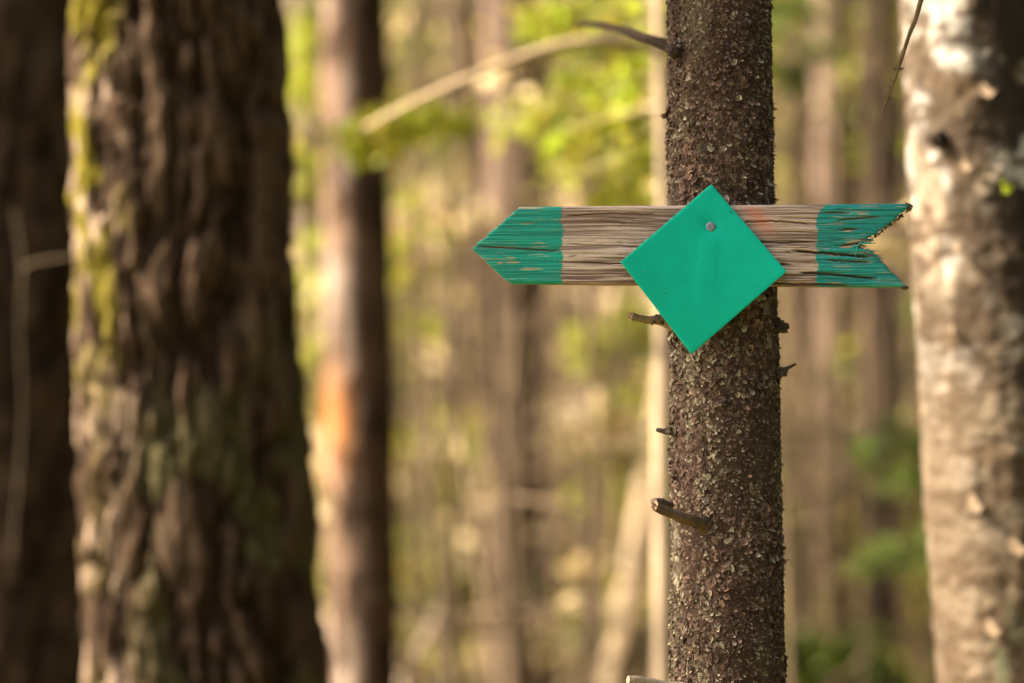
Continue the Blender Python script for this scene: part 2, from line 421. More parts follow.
def spray(mbw, mbl, P, r, base, nleaf, spread, size, elong=6.0, droop=0.25, tw=0.006, woodcol=(0.12, 0.085, 0.055)):
    """a bough: limb tube, side twigs in a flat fan, needles along the twigs"""
    Q = smooth_path(P, 14)
    tube(mbw, Q, np.linspace(tw, tw * 0.3, 14), 5, woodcol, False)
    pts = []
    T = Q[-1] - Q[0]; Ln = np.linalg.norm(T); T /= Ln
    side = np.cross(T, [0, 0, 1.0]); side /= np.linalg.norm(side) + 1e-9
    nt = max(6, int(Ln / 0.06))
    for k in range(nt):
        u = r.uniform(0.12, 1.0); b = Q[min(13, int(u * 13))]
        sgn = 1 if k % 2 else -1
        l = spread * (1.15 - 0.75 * u) * r.uniform(0.5, 1.15)
        e = b + side * sgn * l * 0.85 + T * l * 0.55 + np.array([0, 0, -droop * l * r.uniform(0.3, 1.4)])
        tube(mbw, [b, (b + e) / 2 + np.array([0, 0, 0.02 * l]), e], [tw * 0.35, tw * 0.25, tw * 0.12], 4, woodcol, False)
        pts.append((b, e))
    m = nleaf // nt
    for b, e in pts:
        t = r.uniform(0.05, 1.05, m)
        leaf_cards(mbl, b + (e - b) * t[:, None] + r.normal(0, 0.012, (m, 3)), size, r, base, 0.35, elong)

NEEDLE = np.array([(0.045, 0.075, 0.020), (0.06, 0.09, 0.02), (0.035, 0.06, 0.02)])
FRESH = np.array([(0.36, 0.43, 0.03), (0.46, 0.45, 0.04), (0.28, 0.37, 0.025), (0.46, 0.38, 0.06)])

def crown_shade(name, parent, origin, axis, targets, tr, density, seed, xmax=-0.66, zmin=2.02, boughs=None, size=0.035, zfac=0.1409, zr=(2.3, 6.5), spread=0.42):
    """living boughs of the tree itself, all round, plus unseen ones added towards the sun to shade the targets"""
    r = RS(seed); mbw, mbl = MB(), MB()
    for k in range(boughs or 40):
        z0 = r.uniform(*zr); a = r.uniform(0, 2 * math.pi); L = r.uniform(0.8, 1.5) * max(0.3, 1 - 0.09 * (z0 - 2.3))
        p0 = axis(z0); d = np.array([math.cos(a), math.sin(a), 0])
        P = [p0, p0 + d * L * 0.5 + [0, 0, 0.12], p0 + d * L + [0, 0, -0.05]]
        spray(mbw, mbl, P, r, NEEDLE, int(260 * L), 0.4, size, 5.0)
        mbw.build('bough', M_TWIG, parent, True, origin); mbw = MB()
    # unseen boughs added along the sun's path to shade the targets
    for k in range(len(targets)):
        q = np.asarray(targets[k]); t = r.uniform(*tr)
        c = q + SUN * t
        z0 = c[2] + r.uniform(-0.1, 0.35)
        p0 = axis(z0); v = c - p0
        P = [p0, p0 + v * 0.5 + [0, 0, 0.06], c + v * 0.12]
        ok = all((p[2] > CAMZ + zfac * p[1] + 0.30) or (p[0] < -0.2412 * p[1] * 0.88 - 0.14) for p in P[1:])
        if not ok: continue
        spray(mbw, mbl, P, r, NEEDLE, density, spread, size, 5.0)
        mbw.build('bough', M_TWIG, parent, True, origin); mbw = MB()  # unseen boughs added for shade
    o = mbl.build('crown', M_NEEDLE, parent, False, origin)
    return o

r = RS(77)
tg = [(r.uniform(-0.12, 0.42), r.uniform(2.73, 2.86), r.uniform(1.02, 2.05)) for _ in range(46)]
crown_shade('crown', spruce, org, axM, tg, (0.95, 2.3), 480, 7, boughs=26, zr=(3.6, 8.0))

# ================================================================== the arrow board
YF, TB = 2.745, 0.0205
sign = empty('arrow_sign', at(705, 246, YF + TB), 'weathered wooden arrow board with green painted point and notched green tail nailed to the spruce', 'sign')
so = np.array(sign.location)
rng = RS(12)
NR, NC = 236, 900
pv = np.linspace(0, 1, NR)
def top_y(x): return 206.8 - (x - 518) / 392 * 3.2
def bot_y(x): return 284.0 + (x - 508) / 398 * 3.6
py_mid = 205 + pv * 81
ln = (vnoise(pv * 60, pv * 0 + 3, None, 8) - 0.5)
fib = (vnoise(pv * 75, pv * 0 + 9, None, 18) - 0.5)
left = np.where(py_mid < 249, np.interp(py_mid, [205, 249], [519, 472]), np.interp(py_mid, [249, 280, 286], [472, 503.5, 512]))
left = left + ln * np.where(py_mid < 249, 3.0, 0.9)
right = np.where(py_mid < 243, np.interp(py_mid, [205, 209, 241], [912, 908, 868]), np.interp(py_mid, [243, 246, 252, 286], [866, 862, 873, 907]))
near_notch = np.exp(-((py_mid - 244) / 9.0) ** 2)
right = right + fib * (2.0 + 15 * near_notch)
u = np.linspace(0, 1, NC)
U, Vv = np.meshgrid(u, pv)
PX = left[:, None] + U * (right - left)[:, None]
TY, BY = top_y(PX), bot_y(PX)
PY = TY + Vv * (BY - TY)
s = YF / FPX
X = (PX - 512) * s; Z = CAMZ - (PY - 341.5) * s
# relief of the grain (metres, + towards the camera)
warp = (fbm(X * 9, Z * 14 + 3, None, 41, 3) - 0.5) * 0.004
Zg = Z + warp
g1 = fbm(X * 16, Zg * 620, None, 42, 3)
g2 = fbm(X * 7, Zg * 210, None, 43, 3)
g3 = fbm(X * 40, Zg * 1500, None, 44, 2)
lump = fbm(X * 12, Z * 25, None, 45, 3) - 0.5
H = (g1 - 0.5) * 0.0013 + (g2 - 0.5) * 0.0010 + (g3 - 0.5) * 0.0006 + lump * 0.0008
rough_tail = sstep(700, 830, PX)
rn = fbm(X * 9, Zg * 230, None, 47, 3); chk = np.exp(-((rn - 0.5) / 0.014) ** 2) * sstep(0.42, 0.62, fbm(X * 14, Z * 60, None, 48, 3))
H *= 0.75 + 0.75 * rough_tail
crk = np.zeros_like(X)
cracks = [((478, 246), (505, 248), (562, 251.5), 0.8, 0.0022), ((793, 251), (830, 253.5), (872, 257), 1.15, 0.006), ((800, 272.5), (840, 275), (878, 279), 1.05, 0.005),
          ((822, 212), (838, 213), (852, 213.2), 0.9, 0.003), ((838, 231), (848, 229), (860, 229.5), 0.9, 0.003), ((760, 258), (772, 263), (792, 265), 0.9, 0.003),
          ((840, 246), (852, 244), (868, 242), 1.0, 0.004), ((566, 244), (620, 246), (668, 249), 0.6, 0.0016), ((566, 216), (610, 213), (660, 215), 0.7, 0.0018),
          ((735, 223), (770, 221), (812, 224), 0.8, 0.0025), ((740, 240), (780, 243), (815, 242), 0.8, 0.0024), ((770, 283), (800, 284), (850, 285), 0.9, 0.003),
          ((826, 260), (846, 261.5), (872, 262), 0.9, 0.003), ((835, 222), (850, 219), (880, 217), 0.8, 0.0024), ((580, 262), (610, 264), (640, 263), 0.6, 0.0015)]
for k in range(26):
    x0 = rng.choice([rng.uniform(565, 690), rng.uniform(740, 860), rng.uniform(790, 880)]); y0 = rng.uniform(208, 283); l = rng.uniform(10, 46)
    cracks.append(((x0, y0), (x0 + l / 2, y0 + rng.uniform(-1.2, 1.2)), (x0 + l, y0 + rng.uniform(-1, 2)), rng.uniform(0.35, 0.6), rng.uniform(0.0004, 0.0011)))
for a, b, c, wd, dp in cracks:
    yc = np.interp(PX, [a[0], b[0], c[0]], [a[1], b[1], c[1]]) + (vnoise(PX * 0.25, PX * 0 + a[1], None, 60) - 0.5) * 0.8
    m = sstep(a[0] - 3, a[0] + 8, PX) * (1 - sstep(c[0] - 10, c[0] + 3, PX))
    g = np.exp(-((PY - yc) / wd) ** 2) * m
    H -= g * dp; crk = np.maximum(crk, g * min(1, dp / 0.0025))
H -= chk * 0.0007 * (0.5 + 0.8 * rough_tail); 
# worn arrises
ed = np.minimum(PY - TY, BY - PY) * s
H -= 0.0035 * np.exp(-(ed / 0.0013))
edr = (right[:, None] - PX) * s
edl = (PX - left[:, None]) * s
H -= 0.0018 * np.exp(-(edr / 0.0016)) + 0.001 * np.exp(-(edl / 0.0012))
Yb = YF - H
# colours: grey-tan wood with brown grain, green paint with bare chips in the grain
g4 = fbm(X * 22, Zg * 1000, None, 46, 3)
val = np.clip(0.52 + (g1 - 0.5) * 1.3 + (g2 - 0.5) * 1.0 + (g4 - 0.5) * 1.2, 0, 1)
wood = mix((0.125, 0.083, 0.061), (0.455, 0.36, 0.287), sstep(0.18, 0.78, val))
wood = mix(wood, (0.18, 0.115, 0.075), sstep(0.5, 0.75, fbm(X * 5 + 2, Z * 45, None, 52, 3)) * 0.4)
wood = mix(wood, (0.20, 0.13, 0.09), np.exp(-((PY - 212) / 5) ** 2) * 0.4)
wood = mix(wood, (0.55, 0.45, 0.38), np.exp(-(((PY - 240) / 12) ** 2)) * (1 - rough_tail) * 0.3)
wood = mix(wood, (0.15, 0.085, 0.05), sstep(279, 285, PY) * 0.6)
wood = mix(wood, (0.085, 0.05, 0.033), chk * 0.75)
wood = mix(wood, (0.06, 0.035, 0.025), crk)
wood = mix(wood, (0.55, 0.10, 0.035), np.exp(-(((PX - 757 - (PY - 215) * 0.7) / 9) ** 2)) * sstep(202, 212, PY) * (1 - sstep(222, 243, PY)) * 0.4)
pn = fbm(X * 30, Zg * 500, None, 71, 3)
dryn = fbm(X * 60 + 4, Zg * 900, None, 72, 3)
tail = PX > 700
pgreen = mix((0.001, 0.175, 0.130), (0.003, 0.270, 0.196), sstep(0.25, 0.75, val))
pgreen = np.where(tail[..., None], mix((0.003, 0.155, 0.138), (0.006, 0.235, 0.204), sstep(0.25, 0.75, val)), pgreen)
chipset = sstep(0.775, 0.83, pn + 0.045 * tail + 0.2 * crk * tail) * 0.8 + sstep(0.77, 0.82, dryn) * 0.5
chips = [(500, 247.5, 14, 0.8), (513, 262.5, 9, 0.9), (532, 269, 12, 1.3), (524, 208, 22, 1.0), (862, 243, 16, 3.0), (845, 247, 8, 1.5), (848, 230, 7, 1.6), (862, 214, 8, 1.0), (500, 263, 3, 1.0)]
for cx, cy, lx, ly in chips:
    q = ((PX - cx) / lx) ** 2 + ((PY - cy) / ly) ** 2
    chipset = np.maximum(chipset, (1 - sstep(0.5, 1.1, q + (pn - 0.5) * 2)))
chipset = np.clip(np.maximum(chipset, crk * 0.6) + 0.10 * sstep(0.5, 0.75, fbm(X * 45 + 2, Zg * 160, None, 73, 3)) * sstep(0.3, 0.7, val), 0, 1)
chipc = mix((0.25, 0.17, 0.10), (0.40, 0.31, 0.20), val)
paint = mix(pgreen, chipc, chipset)
paint = mix(paint, (0.01, 0.09, 0.06), chk * 0.5)
paint = mix(paint, (0.035, 0.03, 0.022), crk * 0.9)
edgeL = 562 + (vnoise(PY * 0.5, PY * 0, None, 81) - 0.5) * 3.0 + (g1 - 0.5) * 6.0 + (vnoise(PY * 0.06, PY * 0, None, 83) - 0.5) * 3.0
edgeR = 817 + (vnoise(PY * 0.25, PY * 0 + 5, None, 82) - 0.5) * 5.0 + (g1 - 0.5) * 4.0 + 8 * np.exp(-((PY - 205) / 4) ** 2)
isP = (PX < edgeL).astype(int) + 2 * (PX > edgeR)
COLR = np.where((isP > 0)[..., None], paint, wood)
FV = np.stack([X, Yb, Z], -1)
quads = grid_quads(NR, NC)[:, ::-1]
qcls = isP.reshape(-1)[quads].max(1)
def sub(name, mask, mat, extra=None):
    q = quads[mask]; ids = np.unique(q); mp = np.zeros(NR * NC, int); mp[ids] = np.arange(len(ids))
    mb = MB(); mb.add(FV.reshape(-1, 3)[ids], mp[q], None, COLR.reshape(-1, 3)[ids])
    if extra: extra(mb)
    return mb.build(name, mat, sign, True, so)
# edges and back of the board
loop = np.concatenate([np.arange(NC), np.arange(1, NR) * NC + NC - 1, (NR - 1) * NC + np.arange(NC - 2, -1, -1), np.arange(NR - 2, 0, -1) * NC])
lv = FV.reshape(-1, 3)[loop]; lc = isP.reshape(-1)[loop]; nl = len(loop)
steps = np.array([0.0, 0.06, 0.3, 0.65, 0.94, 1.0])
ev = []
for k, t in enumerate(steps):
    q = lv.copy(); q[:, 1] = lv[:, 1] * (1 - t) + (YF + TB) * t
    wob = (fbm(lv[:, 0] * 30 + k * 0.7, lv[:, 2] * 300, None, 90, 2) - 0.5) * 0.0012 * (0 < t < 1)
    q[:, 2] += wob
    ev.append(q)
EV = np.stack(ev)                                  # rings x loop
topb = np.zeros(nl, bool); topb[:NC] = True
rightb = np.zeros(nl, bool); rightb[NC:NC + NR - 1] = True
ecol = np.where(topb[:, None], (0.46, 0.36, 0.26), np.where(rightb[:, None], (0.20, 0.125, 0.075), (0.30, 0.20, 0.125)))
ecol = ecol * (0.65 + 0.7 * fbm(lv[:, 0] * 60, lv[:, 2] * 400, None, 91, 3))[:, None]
# paint wraps a little over the arrises, most on the lower left
wrap = np.clip(0.55 - steps[:, None] * np.where(topb, 9.0, np.where(rightb, 40, 3.0))[None] + (fbm(lv[:, 0] * 90, lv[:, 2] * 90, None, 92, 2) - 0.5)[None] * 1.2, 0, 1) > 0.2
EC = np.where((wrap & (lc > 0)[None])[..., None], np.array([0.002, 0.19, 0.13]), ecol[None])
back = EV[-1]
def add_edges(mb, cls):
    i = np.arange(nl); j = (i + 1) % nl
    sel = lc == cls
    for k in range(len(steps) - 1):
        q = np.stack([k * nl + i, k * nl + j, (k + 1) * nl + j, (k + 1) * nl + i], -1)[sel]
        ids = np.unique(q); mp = np.zeros(EV.shape[0] * nl, int); mp[ids] = np.arange(len(ids))
        mb.add(EV.reshape(-1, 3)[ids], mp[q], None, EC.reshape(-1, 3)[ids])
def board_back(mb):
    add_edges(mb, 0)
    bv = np.stack([X, np.full_like(X, YF + TB), Z], -1)[::5, ::9]
    mb.add(bv.reshape(-1, 3), grid_quads(*bv.shape[:2]), None, (0.30, 0.22, 0.16))
def fibres(mb):
    add_edges(mb, 2)
    r = RS(33)                                     # torn fibres in the notch
    for k in range(120):
        v = r.uniform(0, 1) if k < 60 else np.clip(r.normal(0.48, 0.10), 0, 1)
        i = int(v * (NR - 1)); j = NC - 1 - r.randint(0, 2)
        p = FV[i, j].copy(); p[1] = YF + r.uniform(0.0, TB)
        lo = r.uniform(0.001, 0.005) * (1 + 1.0 * math.exp(-((v - 0.48) / 0.1) ** 2))
        e = p + np.array([lo, r.normal(0, 0.001), r.normal(0.0, 0.0013) - 0.0004])
        green = r.uniform() < 0.12
        tube(mb, [p - [0.002, 0, 0], (p + e) / 2, e], [0.0005, 0.0004, 0.0001], 4, (0.01, 0.22, 0.18) if green else np.array([0.12, 0.07, 0.04]) * r.uniform(0.4, 1.6), False)
    def sliver(a, b, w, c):
        A_, B_ = at(*a, YF), at(*b, YF)
        tube(mb, [A_, (A_ + B_) / 2 + [0, -0.0006, 0], B_], [w, w * 1.1, w * 0.4], 6, c, True, 0.3, 3)
    sliver((858, 243.5), (876, 243), 0.0011, (0.01, 0.24, 0.20)); sliver((858, 245), (855, 259), 0.0008, (0.012, 0.22, 0.18))
    sliver((860, 239.5), (867, 238), 0.0009, (0.10, 0.06, 0.04)); sliver((864, 253), (877, 257), 0.0010, (0.07, 0.045, 0.03))
    for k in range(70):                            # dark moss and grit under the upper prong
        t = r.uniform(0, 1); q = at(869 + t * 43, 240 - t * 34 + r.uniform(0, 2.5), YF + r.uniform(0.001, TB))
        d = r.normal(0, 1, 3) * 0.0011; d[2] = -abs(d[2])
        tube(mb, [q - d * 0.4, q + d * 0.6, q + d * 1.5], [0.0008, 0.0007, 0.0002], 5, np.array([0.06, 0.04, 0.022]) * r.uniform(0.5, 1.8), False)
    for (a, b) in (((905, 204), (913, 207)), ((906, 208), (911, 210)), ((901, 287), (909, 288)),):
        A_, B_ = at(*a, YF + 0.004), at(*b, YF + 0.006)
        tube(mb, smooth_path([A_, (A_ + B_) / 2, B_], 7), [0.0016, 0.0022, 0.0024, 0.0023, 0.002, 0.0014, 0.0006], 8, (0.085, 0.05, 0.032), True, 0.5, 2)
sub('board', qcls == 0, M_WOOD, board_back)['label'] = 'bare grey-brown middle of the board'
o = sub('painted_tip', qcls == 1, M_PAINT, lambda mb: add_edges(mb, 1)); o['label'] = 'pointed end painted green'
o = sub('painted_tail', qcls == 2, M_PAINT, fibres); o['label'] = 'notched splintered end painted green'

# ================================================================== the green diamond plate
A_, L_, B_, R_ = at(711.3, 184.5, 2.7405), at(620.8, 262, 2.728), at(691.5, 354, 2.737), at(786.5, 271.5, 2.733)
plate = empty('trail_marker', at(711, 226, 2.735), 'plain bright green square plastic plate hung as a diamond on one nail', 'trail marker')
po = np.array(plate.location)
n = 70
a, b = np.meshgrid(np.linspace(0, 1, n), np.linspace(0, 1, n))
def quad_pt(a, b):
    return ((1 - a) * (1 - b))[..., None] * A_ + (a * (1 - b))[..., None] * R_ + (a * b)[..., None] * B_ + ((1 - a) * b)[..., None] * L_
P = quad_pt(a, b)
px = 512 + P[..., 0] / P[..., 1] * FPX; py = 341.5 - (P[..., 2] - CAMZ) / P[..., 1] * FPX
dd = -0.00055 * np.exp(-((px - 709 + (py - 240) * 0.06) / 9.5) ** 4) * sstep(226, 244, py) * (1 - sstep(270, 318, py))   # soft pressed-in crease under the nail
dd += 0.0016 * np.exp(-(((px - 711) ** 2 + (py - 226) ** 2) / 90))
dd += (fbm(px * 0.02, py * 0.02, None, 5, 2) - 0.5) * 0.0012
P = P + np.array([0, 1.0, 0]) * dd[..., None]
TP = 0.0017
mb = MB()
gcol = np.array([0.0, 0.37, 0.255])
rp = RS(9)
cc = np.tile(gcol, (n * n, 1))
rimt = np.minimum(np.minimum(a, 1 - a), np.minimum(b, 1 - b)).reshape(-1)
# thin pale wear on the cut edge
F = P.reshape(-1, 3).copy(); F[rimt < 1e-6, 1] += 0.0004
mb.add(F, grid_quads(n, n), None, cc)
ring = np.concatenate([np.arange(n), np.arange(1, n) * n + n - 1, (n - 1) * n + np.arange(n - 2, -1, -1), np.arange(n - 2, 0, -1) * n])
f0 = F[ring]; cen = F.mean(0)
f1 = f0 + (f0 - cen) * np.array([0.004, 0, 0.004]) + [0, 0.0003, 0]; f2 = f1 + [0, TP, 0]
m = len(ring); i = np.arange(m); j = (i + 1) % m
ecol = np.array([0.02, 0.34, 0.21])
mb.add(np.vstack([f0, f1, f2]), np.vstack([np.stack([i, j, m + j, m + i], -1), np.stack([m + i, m + j, 2 * m + j, 2 * m + i], -1)]), None, ecol)
bk = F + [0, TP + 0.0003, 0]
mb.add(bk, grid_quads(n, n)[:, ::-1], None, cc)
for sx, sy, sl in ((730, 212, 0.0016), (664, 293, 0.0009), (644, 272, 0.0006), (697, 256, 0.0005), (680, 305, 0.0005), (742, 300, 0.0005)):   # specks of dirt
    k = np.argmin((px - sx) ** 2 + (py - sy) ** 2); q = P.reshape(-1, 3)[k] - [0, 0.0002, 0]
    d = np.array([0.35, 0, 0.9]) * sl
    tube(mb, [q - d, q, q + d], [0.0003, 0.0005, 0.0003], 6, (0.03, 0.05, 0.04) if sx != 644 else (0.5, 0.6, 0.5), True)
mb.build('plate', M_PLATE, plate, True, po)
# nail head
k = np.argmin((px - 711) ** 2 + (py - 226) ** 2); c = P.reshape(-1, 3)[k]
mb = MB(); th = np.linspace(0, 2 * math.pi, 28, endpoint=False)
rings = [(0.0022, 0.030), (0.0022, 0.0006), (0.0050, 0.0004), (0.00535, -0.0004), (0.0050, -0.0012), (0.0030, -0.0013), (0.0012, -0.0011), (0.0001, -0.0012)]
V = np.array([[c + [rr * math.cos(t) * (1 + 0.04 * math.sin(3 * t)), yy + 0.00015 * math.sin(5 * t + rr * 900), rr * math.sin(t)] for t in th] for rr, yy in rings])
mb.add(V, grid_quads(len(rings), 28, True), None, (0.20, 0.22, 0.26))
mb.build('nail', M_NAIL, plate, True, po)['label'] = 'flat grey nail head'

# ================================================================== old mossy tree on the left
YL = 4.35
axL, raL, baseL = trunk_axis(176, 205, YL, 212, 236, 16.0, 0.0, 2, 0.5)
old = empty('old_spruce', (*axL(baseL)[:2], baseL), 'thick old tree with furrowed brown bark and yellow-green moss on its left edge', 'tree')
oo = np.array(old.location)
zsL = np.concatenate([np.arange(baseL - 0.15, 0.7, 0.03), np.arange(0.7, 2.3, 0.004), np.arange(2.3, 16, 0.12)])
def furrow(TH, Z, R):
    X, Y_ = np.cos(TH), np.sin(TH)
    w1 = (fbm(X * 2 + 3, Y_ * 2 + 3, Z * 5.0, 101, 3) - 0.5) * 1.5
    n = fbm(X * 4.5 + 10 + w1, Y_ * 4.5 + 10 + w1, Z * 5.0, 102, 4)
    n2 = fbm(X * 9 + 10 + w1, Y_ * 9 + 10 + w1, Z * 16, 103, 3)
    return 1 - np.abs(2 * n - 1) * 2.6, n2
def dL(TH, Z, R):
    rdg, n2 = furrow(TH, Z, R)
    lump = (fbm(np.cos(TH) * 1.4 + 3, np.sin(TH) * 1.4 + 3, Z * 1.3, 104, 2) - 0.5) * 0.028
    return -sstep(0.40, 0.95, rdg) * 0.020 + (n2 - 0.5) * 0.026 + (fbm(np.cos(TH) * 22 + 3, np.sin(TH) * 22 + 3, Z * 34, 109, 3) - 0.5) * 0.012 + lump
def cL(TH, Z, d):
    X, Y_ = np.cos(TH), np.sin(TH)
    rdg, n2 = furrow(TH, Z, None)
    c = mix((0.026, 0.016, 0.0095), (0.078, 0.050, 0.031), sstep(0.3, 0.7, n2))
    pale = fbm(X * 5 + 3, Y_ * 5 + 3, Z * 13, 107, 3)
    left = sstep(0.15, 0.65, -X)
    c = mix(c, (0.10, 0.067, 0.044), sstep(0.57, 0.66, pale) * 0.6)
    c = mix(c, (0.34, 0.25, 0.18), sstep(0.52, 0.60, pale) * left * 0.85)  # pale blotches paint sun dapples into the left-side bark
    c = mix(c, (0.012, 0.007, 0.004), sstep(0.6, 0.95, rdg) * 0.8)
    mo = fbm(X * 5 + 8, Y_ * 5 + 8, Z * 11, 105, 4)
    up = sstep(1.30, 1.65, Z)
    c = mix(c, (0.16, 0.135, 0.016), sstep(0.51, 0.58, mo) * sstep(0.25, 0.75, -X) * (0.12 + 0.88 * up))
    c = mix(c, (0.065, 0.063, 0.025), sstep(0.52, 0.62, fbm(X * 3 + 1, Y_ * 3 + 1, Z * 6, 108, 3)) * 0.7 * (1 - left) * sstep(1.7, 1.2, Z))
    return c
mb = MB(); trunk_grid(mb, axL, raL, zsL, 320, dL, cL)
mb.build('trunk', M_BARK, old, True, oo)
crown_shade('crown', old, oo, axL, [], (0.6, 1.5), 300, 9, boughs=30, size=0.045, zr=(5.0, 11.0), spread=0.2)

# dark trunk beyond it at the picture's edge, with dry twigs
YD = 5.6
axD, raD, baseD = trunk_axis(-8, 6, YD, 190, 205, 16.0, 0.0, 3, 0.4)
dark = empty('dark_spruce', (*axD(baseD)[:2], baseD), 'shaded dark brown trunk at the left edge behind the mossy tree', 'tree')
do_ = np.array(dark.location)
mb = MB()
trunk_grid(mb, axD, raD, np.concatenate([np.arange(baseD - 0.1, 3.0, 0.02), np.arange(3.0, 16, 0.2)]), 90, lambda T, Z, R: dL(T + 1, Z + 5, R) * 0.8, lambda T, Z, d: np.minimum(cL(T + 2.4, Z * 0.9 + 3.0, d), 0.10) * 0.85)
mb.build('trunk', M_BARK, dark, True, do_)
mb = MB()
tube(mb, smooth_path([at(12, 560, 5.17), at(23, 420, 5.15), at(20, 330, 5.13), at(23, 270, 5.12), at(16, 212, 5.1)], 16), np.linspace(0.003, 0.005, 16), 7, (0.085, 0.065, 0.042), True, 0.2, 2)
tube(mb, smooth_path([at(22, 268, 5.12), at(36, 262, 5.0), at(60, 258, 4.9), at(84, 254, 4.75)], 16), np.linspace(0.0036, 0.0016, 16), 7, (0.075, 0.055, 0.034), True, 0.2, 3)
mb.build('dead_twig', M_TWIG, dark, True, do_)
crown_shade('crown', dark, do_, axD, [], (1.2, 2.4), 360, 19, boughs=40, size=0.06, zr=(4.6, 12.0))

# ================================================================== birch on the right
YB = 3.7
axB, raB, baseB = trunk_axis(977, 1012, YB, 154, 154, 15.0, 0.0, 4, 0.3)
birch = empty('birch_tree', (*axB(baseB)[:2], baseB), 'pale birch trunk sunlit on its left side, shade painted dark on its right, at the right edge', 'tree')
bo = np.array(birch.location)
def dB(TH, Z, R):
    X, Y_ = np.cos(TH), np.sin(TH)
    return (fbm(X * 2 + 4, Y_ * 2 + 4, Z * 3, 201, 3) - 0.5) * 0.02 + (fbm(X * 5 + 4, Y_ * 5 + 4, Z * 60, 202, 4) - 0.5) * 0.009
def cB(TH, Z, d):
    X, Y_ = np.cos(TH), np.sin(TH)
    n = fbm(X * 2.6 + 4, Y_ * 2.6 + 4, Z * 60, 203, 4)
    big = fbm(X * 2.2 + 8, Y_ * 2.2 + 8, Z * 6, 204, 3)
    c = mix((0.085, 0.062, 0.040), (0.235, 0.188, 0.135), sstep(0.35, 0.65, big))
    c = mix(c, (0.47, 0.445, 0.40), sstep(0.50, 0.62, fbm(X * 2.4 + 1, Y_ * 2.4 + 1, Z * 13, 207, 4)) * 0.85 * (0.15 + 0.85 * sstep(1.40, 1.62, Z)))
    c = mix(c, (0.075, 0.048, 0.028), sstep(0.50, 0.58, n) * 0.85)
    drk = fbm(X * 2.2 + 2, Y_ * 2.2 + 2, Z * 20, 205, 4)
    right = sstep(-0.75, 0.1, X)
    c = mix(c, (0.026, 0.018, 0.012), sstep(0.47, 0.57, drk + 0.13 * right) * (0.4 + 0.58 * right))  # shade of the right side painted into the bark colour
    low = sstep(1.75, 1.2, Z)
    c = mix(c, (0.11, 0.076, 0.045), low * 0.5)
    c = mix(c, (0.12, 0.13, 0.075), sstep(0.5, 0.62, fbm(X * 3, Y_ * 3, Z * 5, 206, 3)) * sstep(1.15, 1.0, Z) * sstep(-0.7, -0.2, X))
    return c
mb = MB()
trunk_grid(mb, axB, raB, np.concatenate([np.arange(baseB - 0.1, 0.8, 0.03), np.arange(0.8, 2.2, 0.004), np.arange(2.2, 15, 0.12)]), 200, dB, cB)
mb.build('trunk', M_BIRCH, birch, True, bo)
def on_birch(px, py, lift=0.0):
    p = at(px, py, YB); c = axB(p[2]); R = raB(p[2]) + lift
    x = (p[0] - c[0]); y = -math.sqrt(max(1e-6, R * R - x * x))
    return np.array([p[0], c[1] + y, p[2]])
mb = MB()                                             # black scar where a branch was
q = on_birch(930, 143); q2 = on_birch(934, 150)
tube(mb, smooth_path([q + [0.012, 0.012, 0], q, q - [0.009, 0.008, 0.006]], 8), np.linspace(0.016, 0.010, 8), 12, (0.025, 0.018, 0.014), True, 0.4, 3)
mb.build('branch_scar', M_BARK, birch, True, bo)
for px_, py_, s_ in ((955, 172, 0.01), (965, 500, 0.016), (980, 620, 0.014), (945, 330, 0.008), (1000, 540, 0.016), (948, 250, 0.01), (972, 100, 0.012)):
    mb = MB(); r = RS(int(px_ + py_)); c0 = on_birch(px_, py_)      # curls of loose bark
    th0 = math.atan2(c0[1] - axB(c0[2])[1], c0[0] - axB(c0[2])[0])
    A = []
    for k in range(12):
        t = th0 + (k / 11 - 0.5) * s_ * 14; R = raB(c0[2]) + 0.006 + 0.018 * (k / 11) ** 2
        zz = c0[2] + 0.3 * s_ * math.sin(k * 0.6)
        A.append([[axB(zz)[0] + R * math.cos(t), axB(zz)[1] + R * math.sin(t), zz + h * s_ * (0.5 + 0.5 * math.sin(k * 0.35 + 0.4))] for h in (-0.8, 0, 0.8)])
    mb.add(np.array(A), grid_quads(12, 3), None, (0.20, 0.145, 0.095))
    mb.build('bark_curl', M_BIRCH, birch, True, bo)
mb = MB(); q = on_birch(988, 190, 0.02)
leaf_cards(mb, q + RS(3).normal(0, 0.004, (5, 3)), 0.016, RS(4), (0.30, 0.36, 0.02), 0.15, 1.4)
mb.build('leaf', M_LEAF, birch, False, bo)['label'] = 'tiny yellow-green leaf on the bark'
mbw, mbl = MB(), MB(); r = RS(60)                     # the birch's own crown, high overhead
for k in range(26):
    z0 = r.uniform(6, 14); a_ = r.uniform(0, 2 * math.pi); L = r.uniform(0.8, 2.0); p0 = axB(z0)
    P = [p0, p0 + [math.cos(a_) * L * .5, math.sin(a_) * L * .5, L * .5], p0 + [math.cos(a_) * L, math.sin(a_) * L, L * .6]]
    spray(mbw, mbl, P, r, FRESH, 160, 0.6, 0.05, 1.5, 0.5, 0.012, (0.2, 0.15, 0.12))
mbw.build('bough', M_TWIG, birch, True, bo); mbl.build('crown', M_LEAF, birch, False, bo)

# ================================================================== trees beyond, out of focus
def far_trunk(mb, axis, rad, zs, col_a, col_b, seed, nth=18, patch=None):
    def d(T, Z, R): return (fbm(np.cos(T) * 3 + 4, np.sin(T) * 3 + 4, Z * 4, seed, 3) - 0.5) * 0.22 * R
    def c(T, Z, dd):
        n = fbm(np.cos(T) * 3 + 2, np.sin(T) * 3 + 2, Z * 7, seed + 1, 4)
        cc = mix(col_a, col_b, sstep(0.3, 0.7, n))
        return patch(T, Z, cc) if patch else cc
    trunk_grid(mb, axis, rad, zs, nth, d, c)

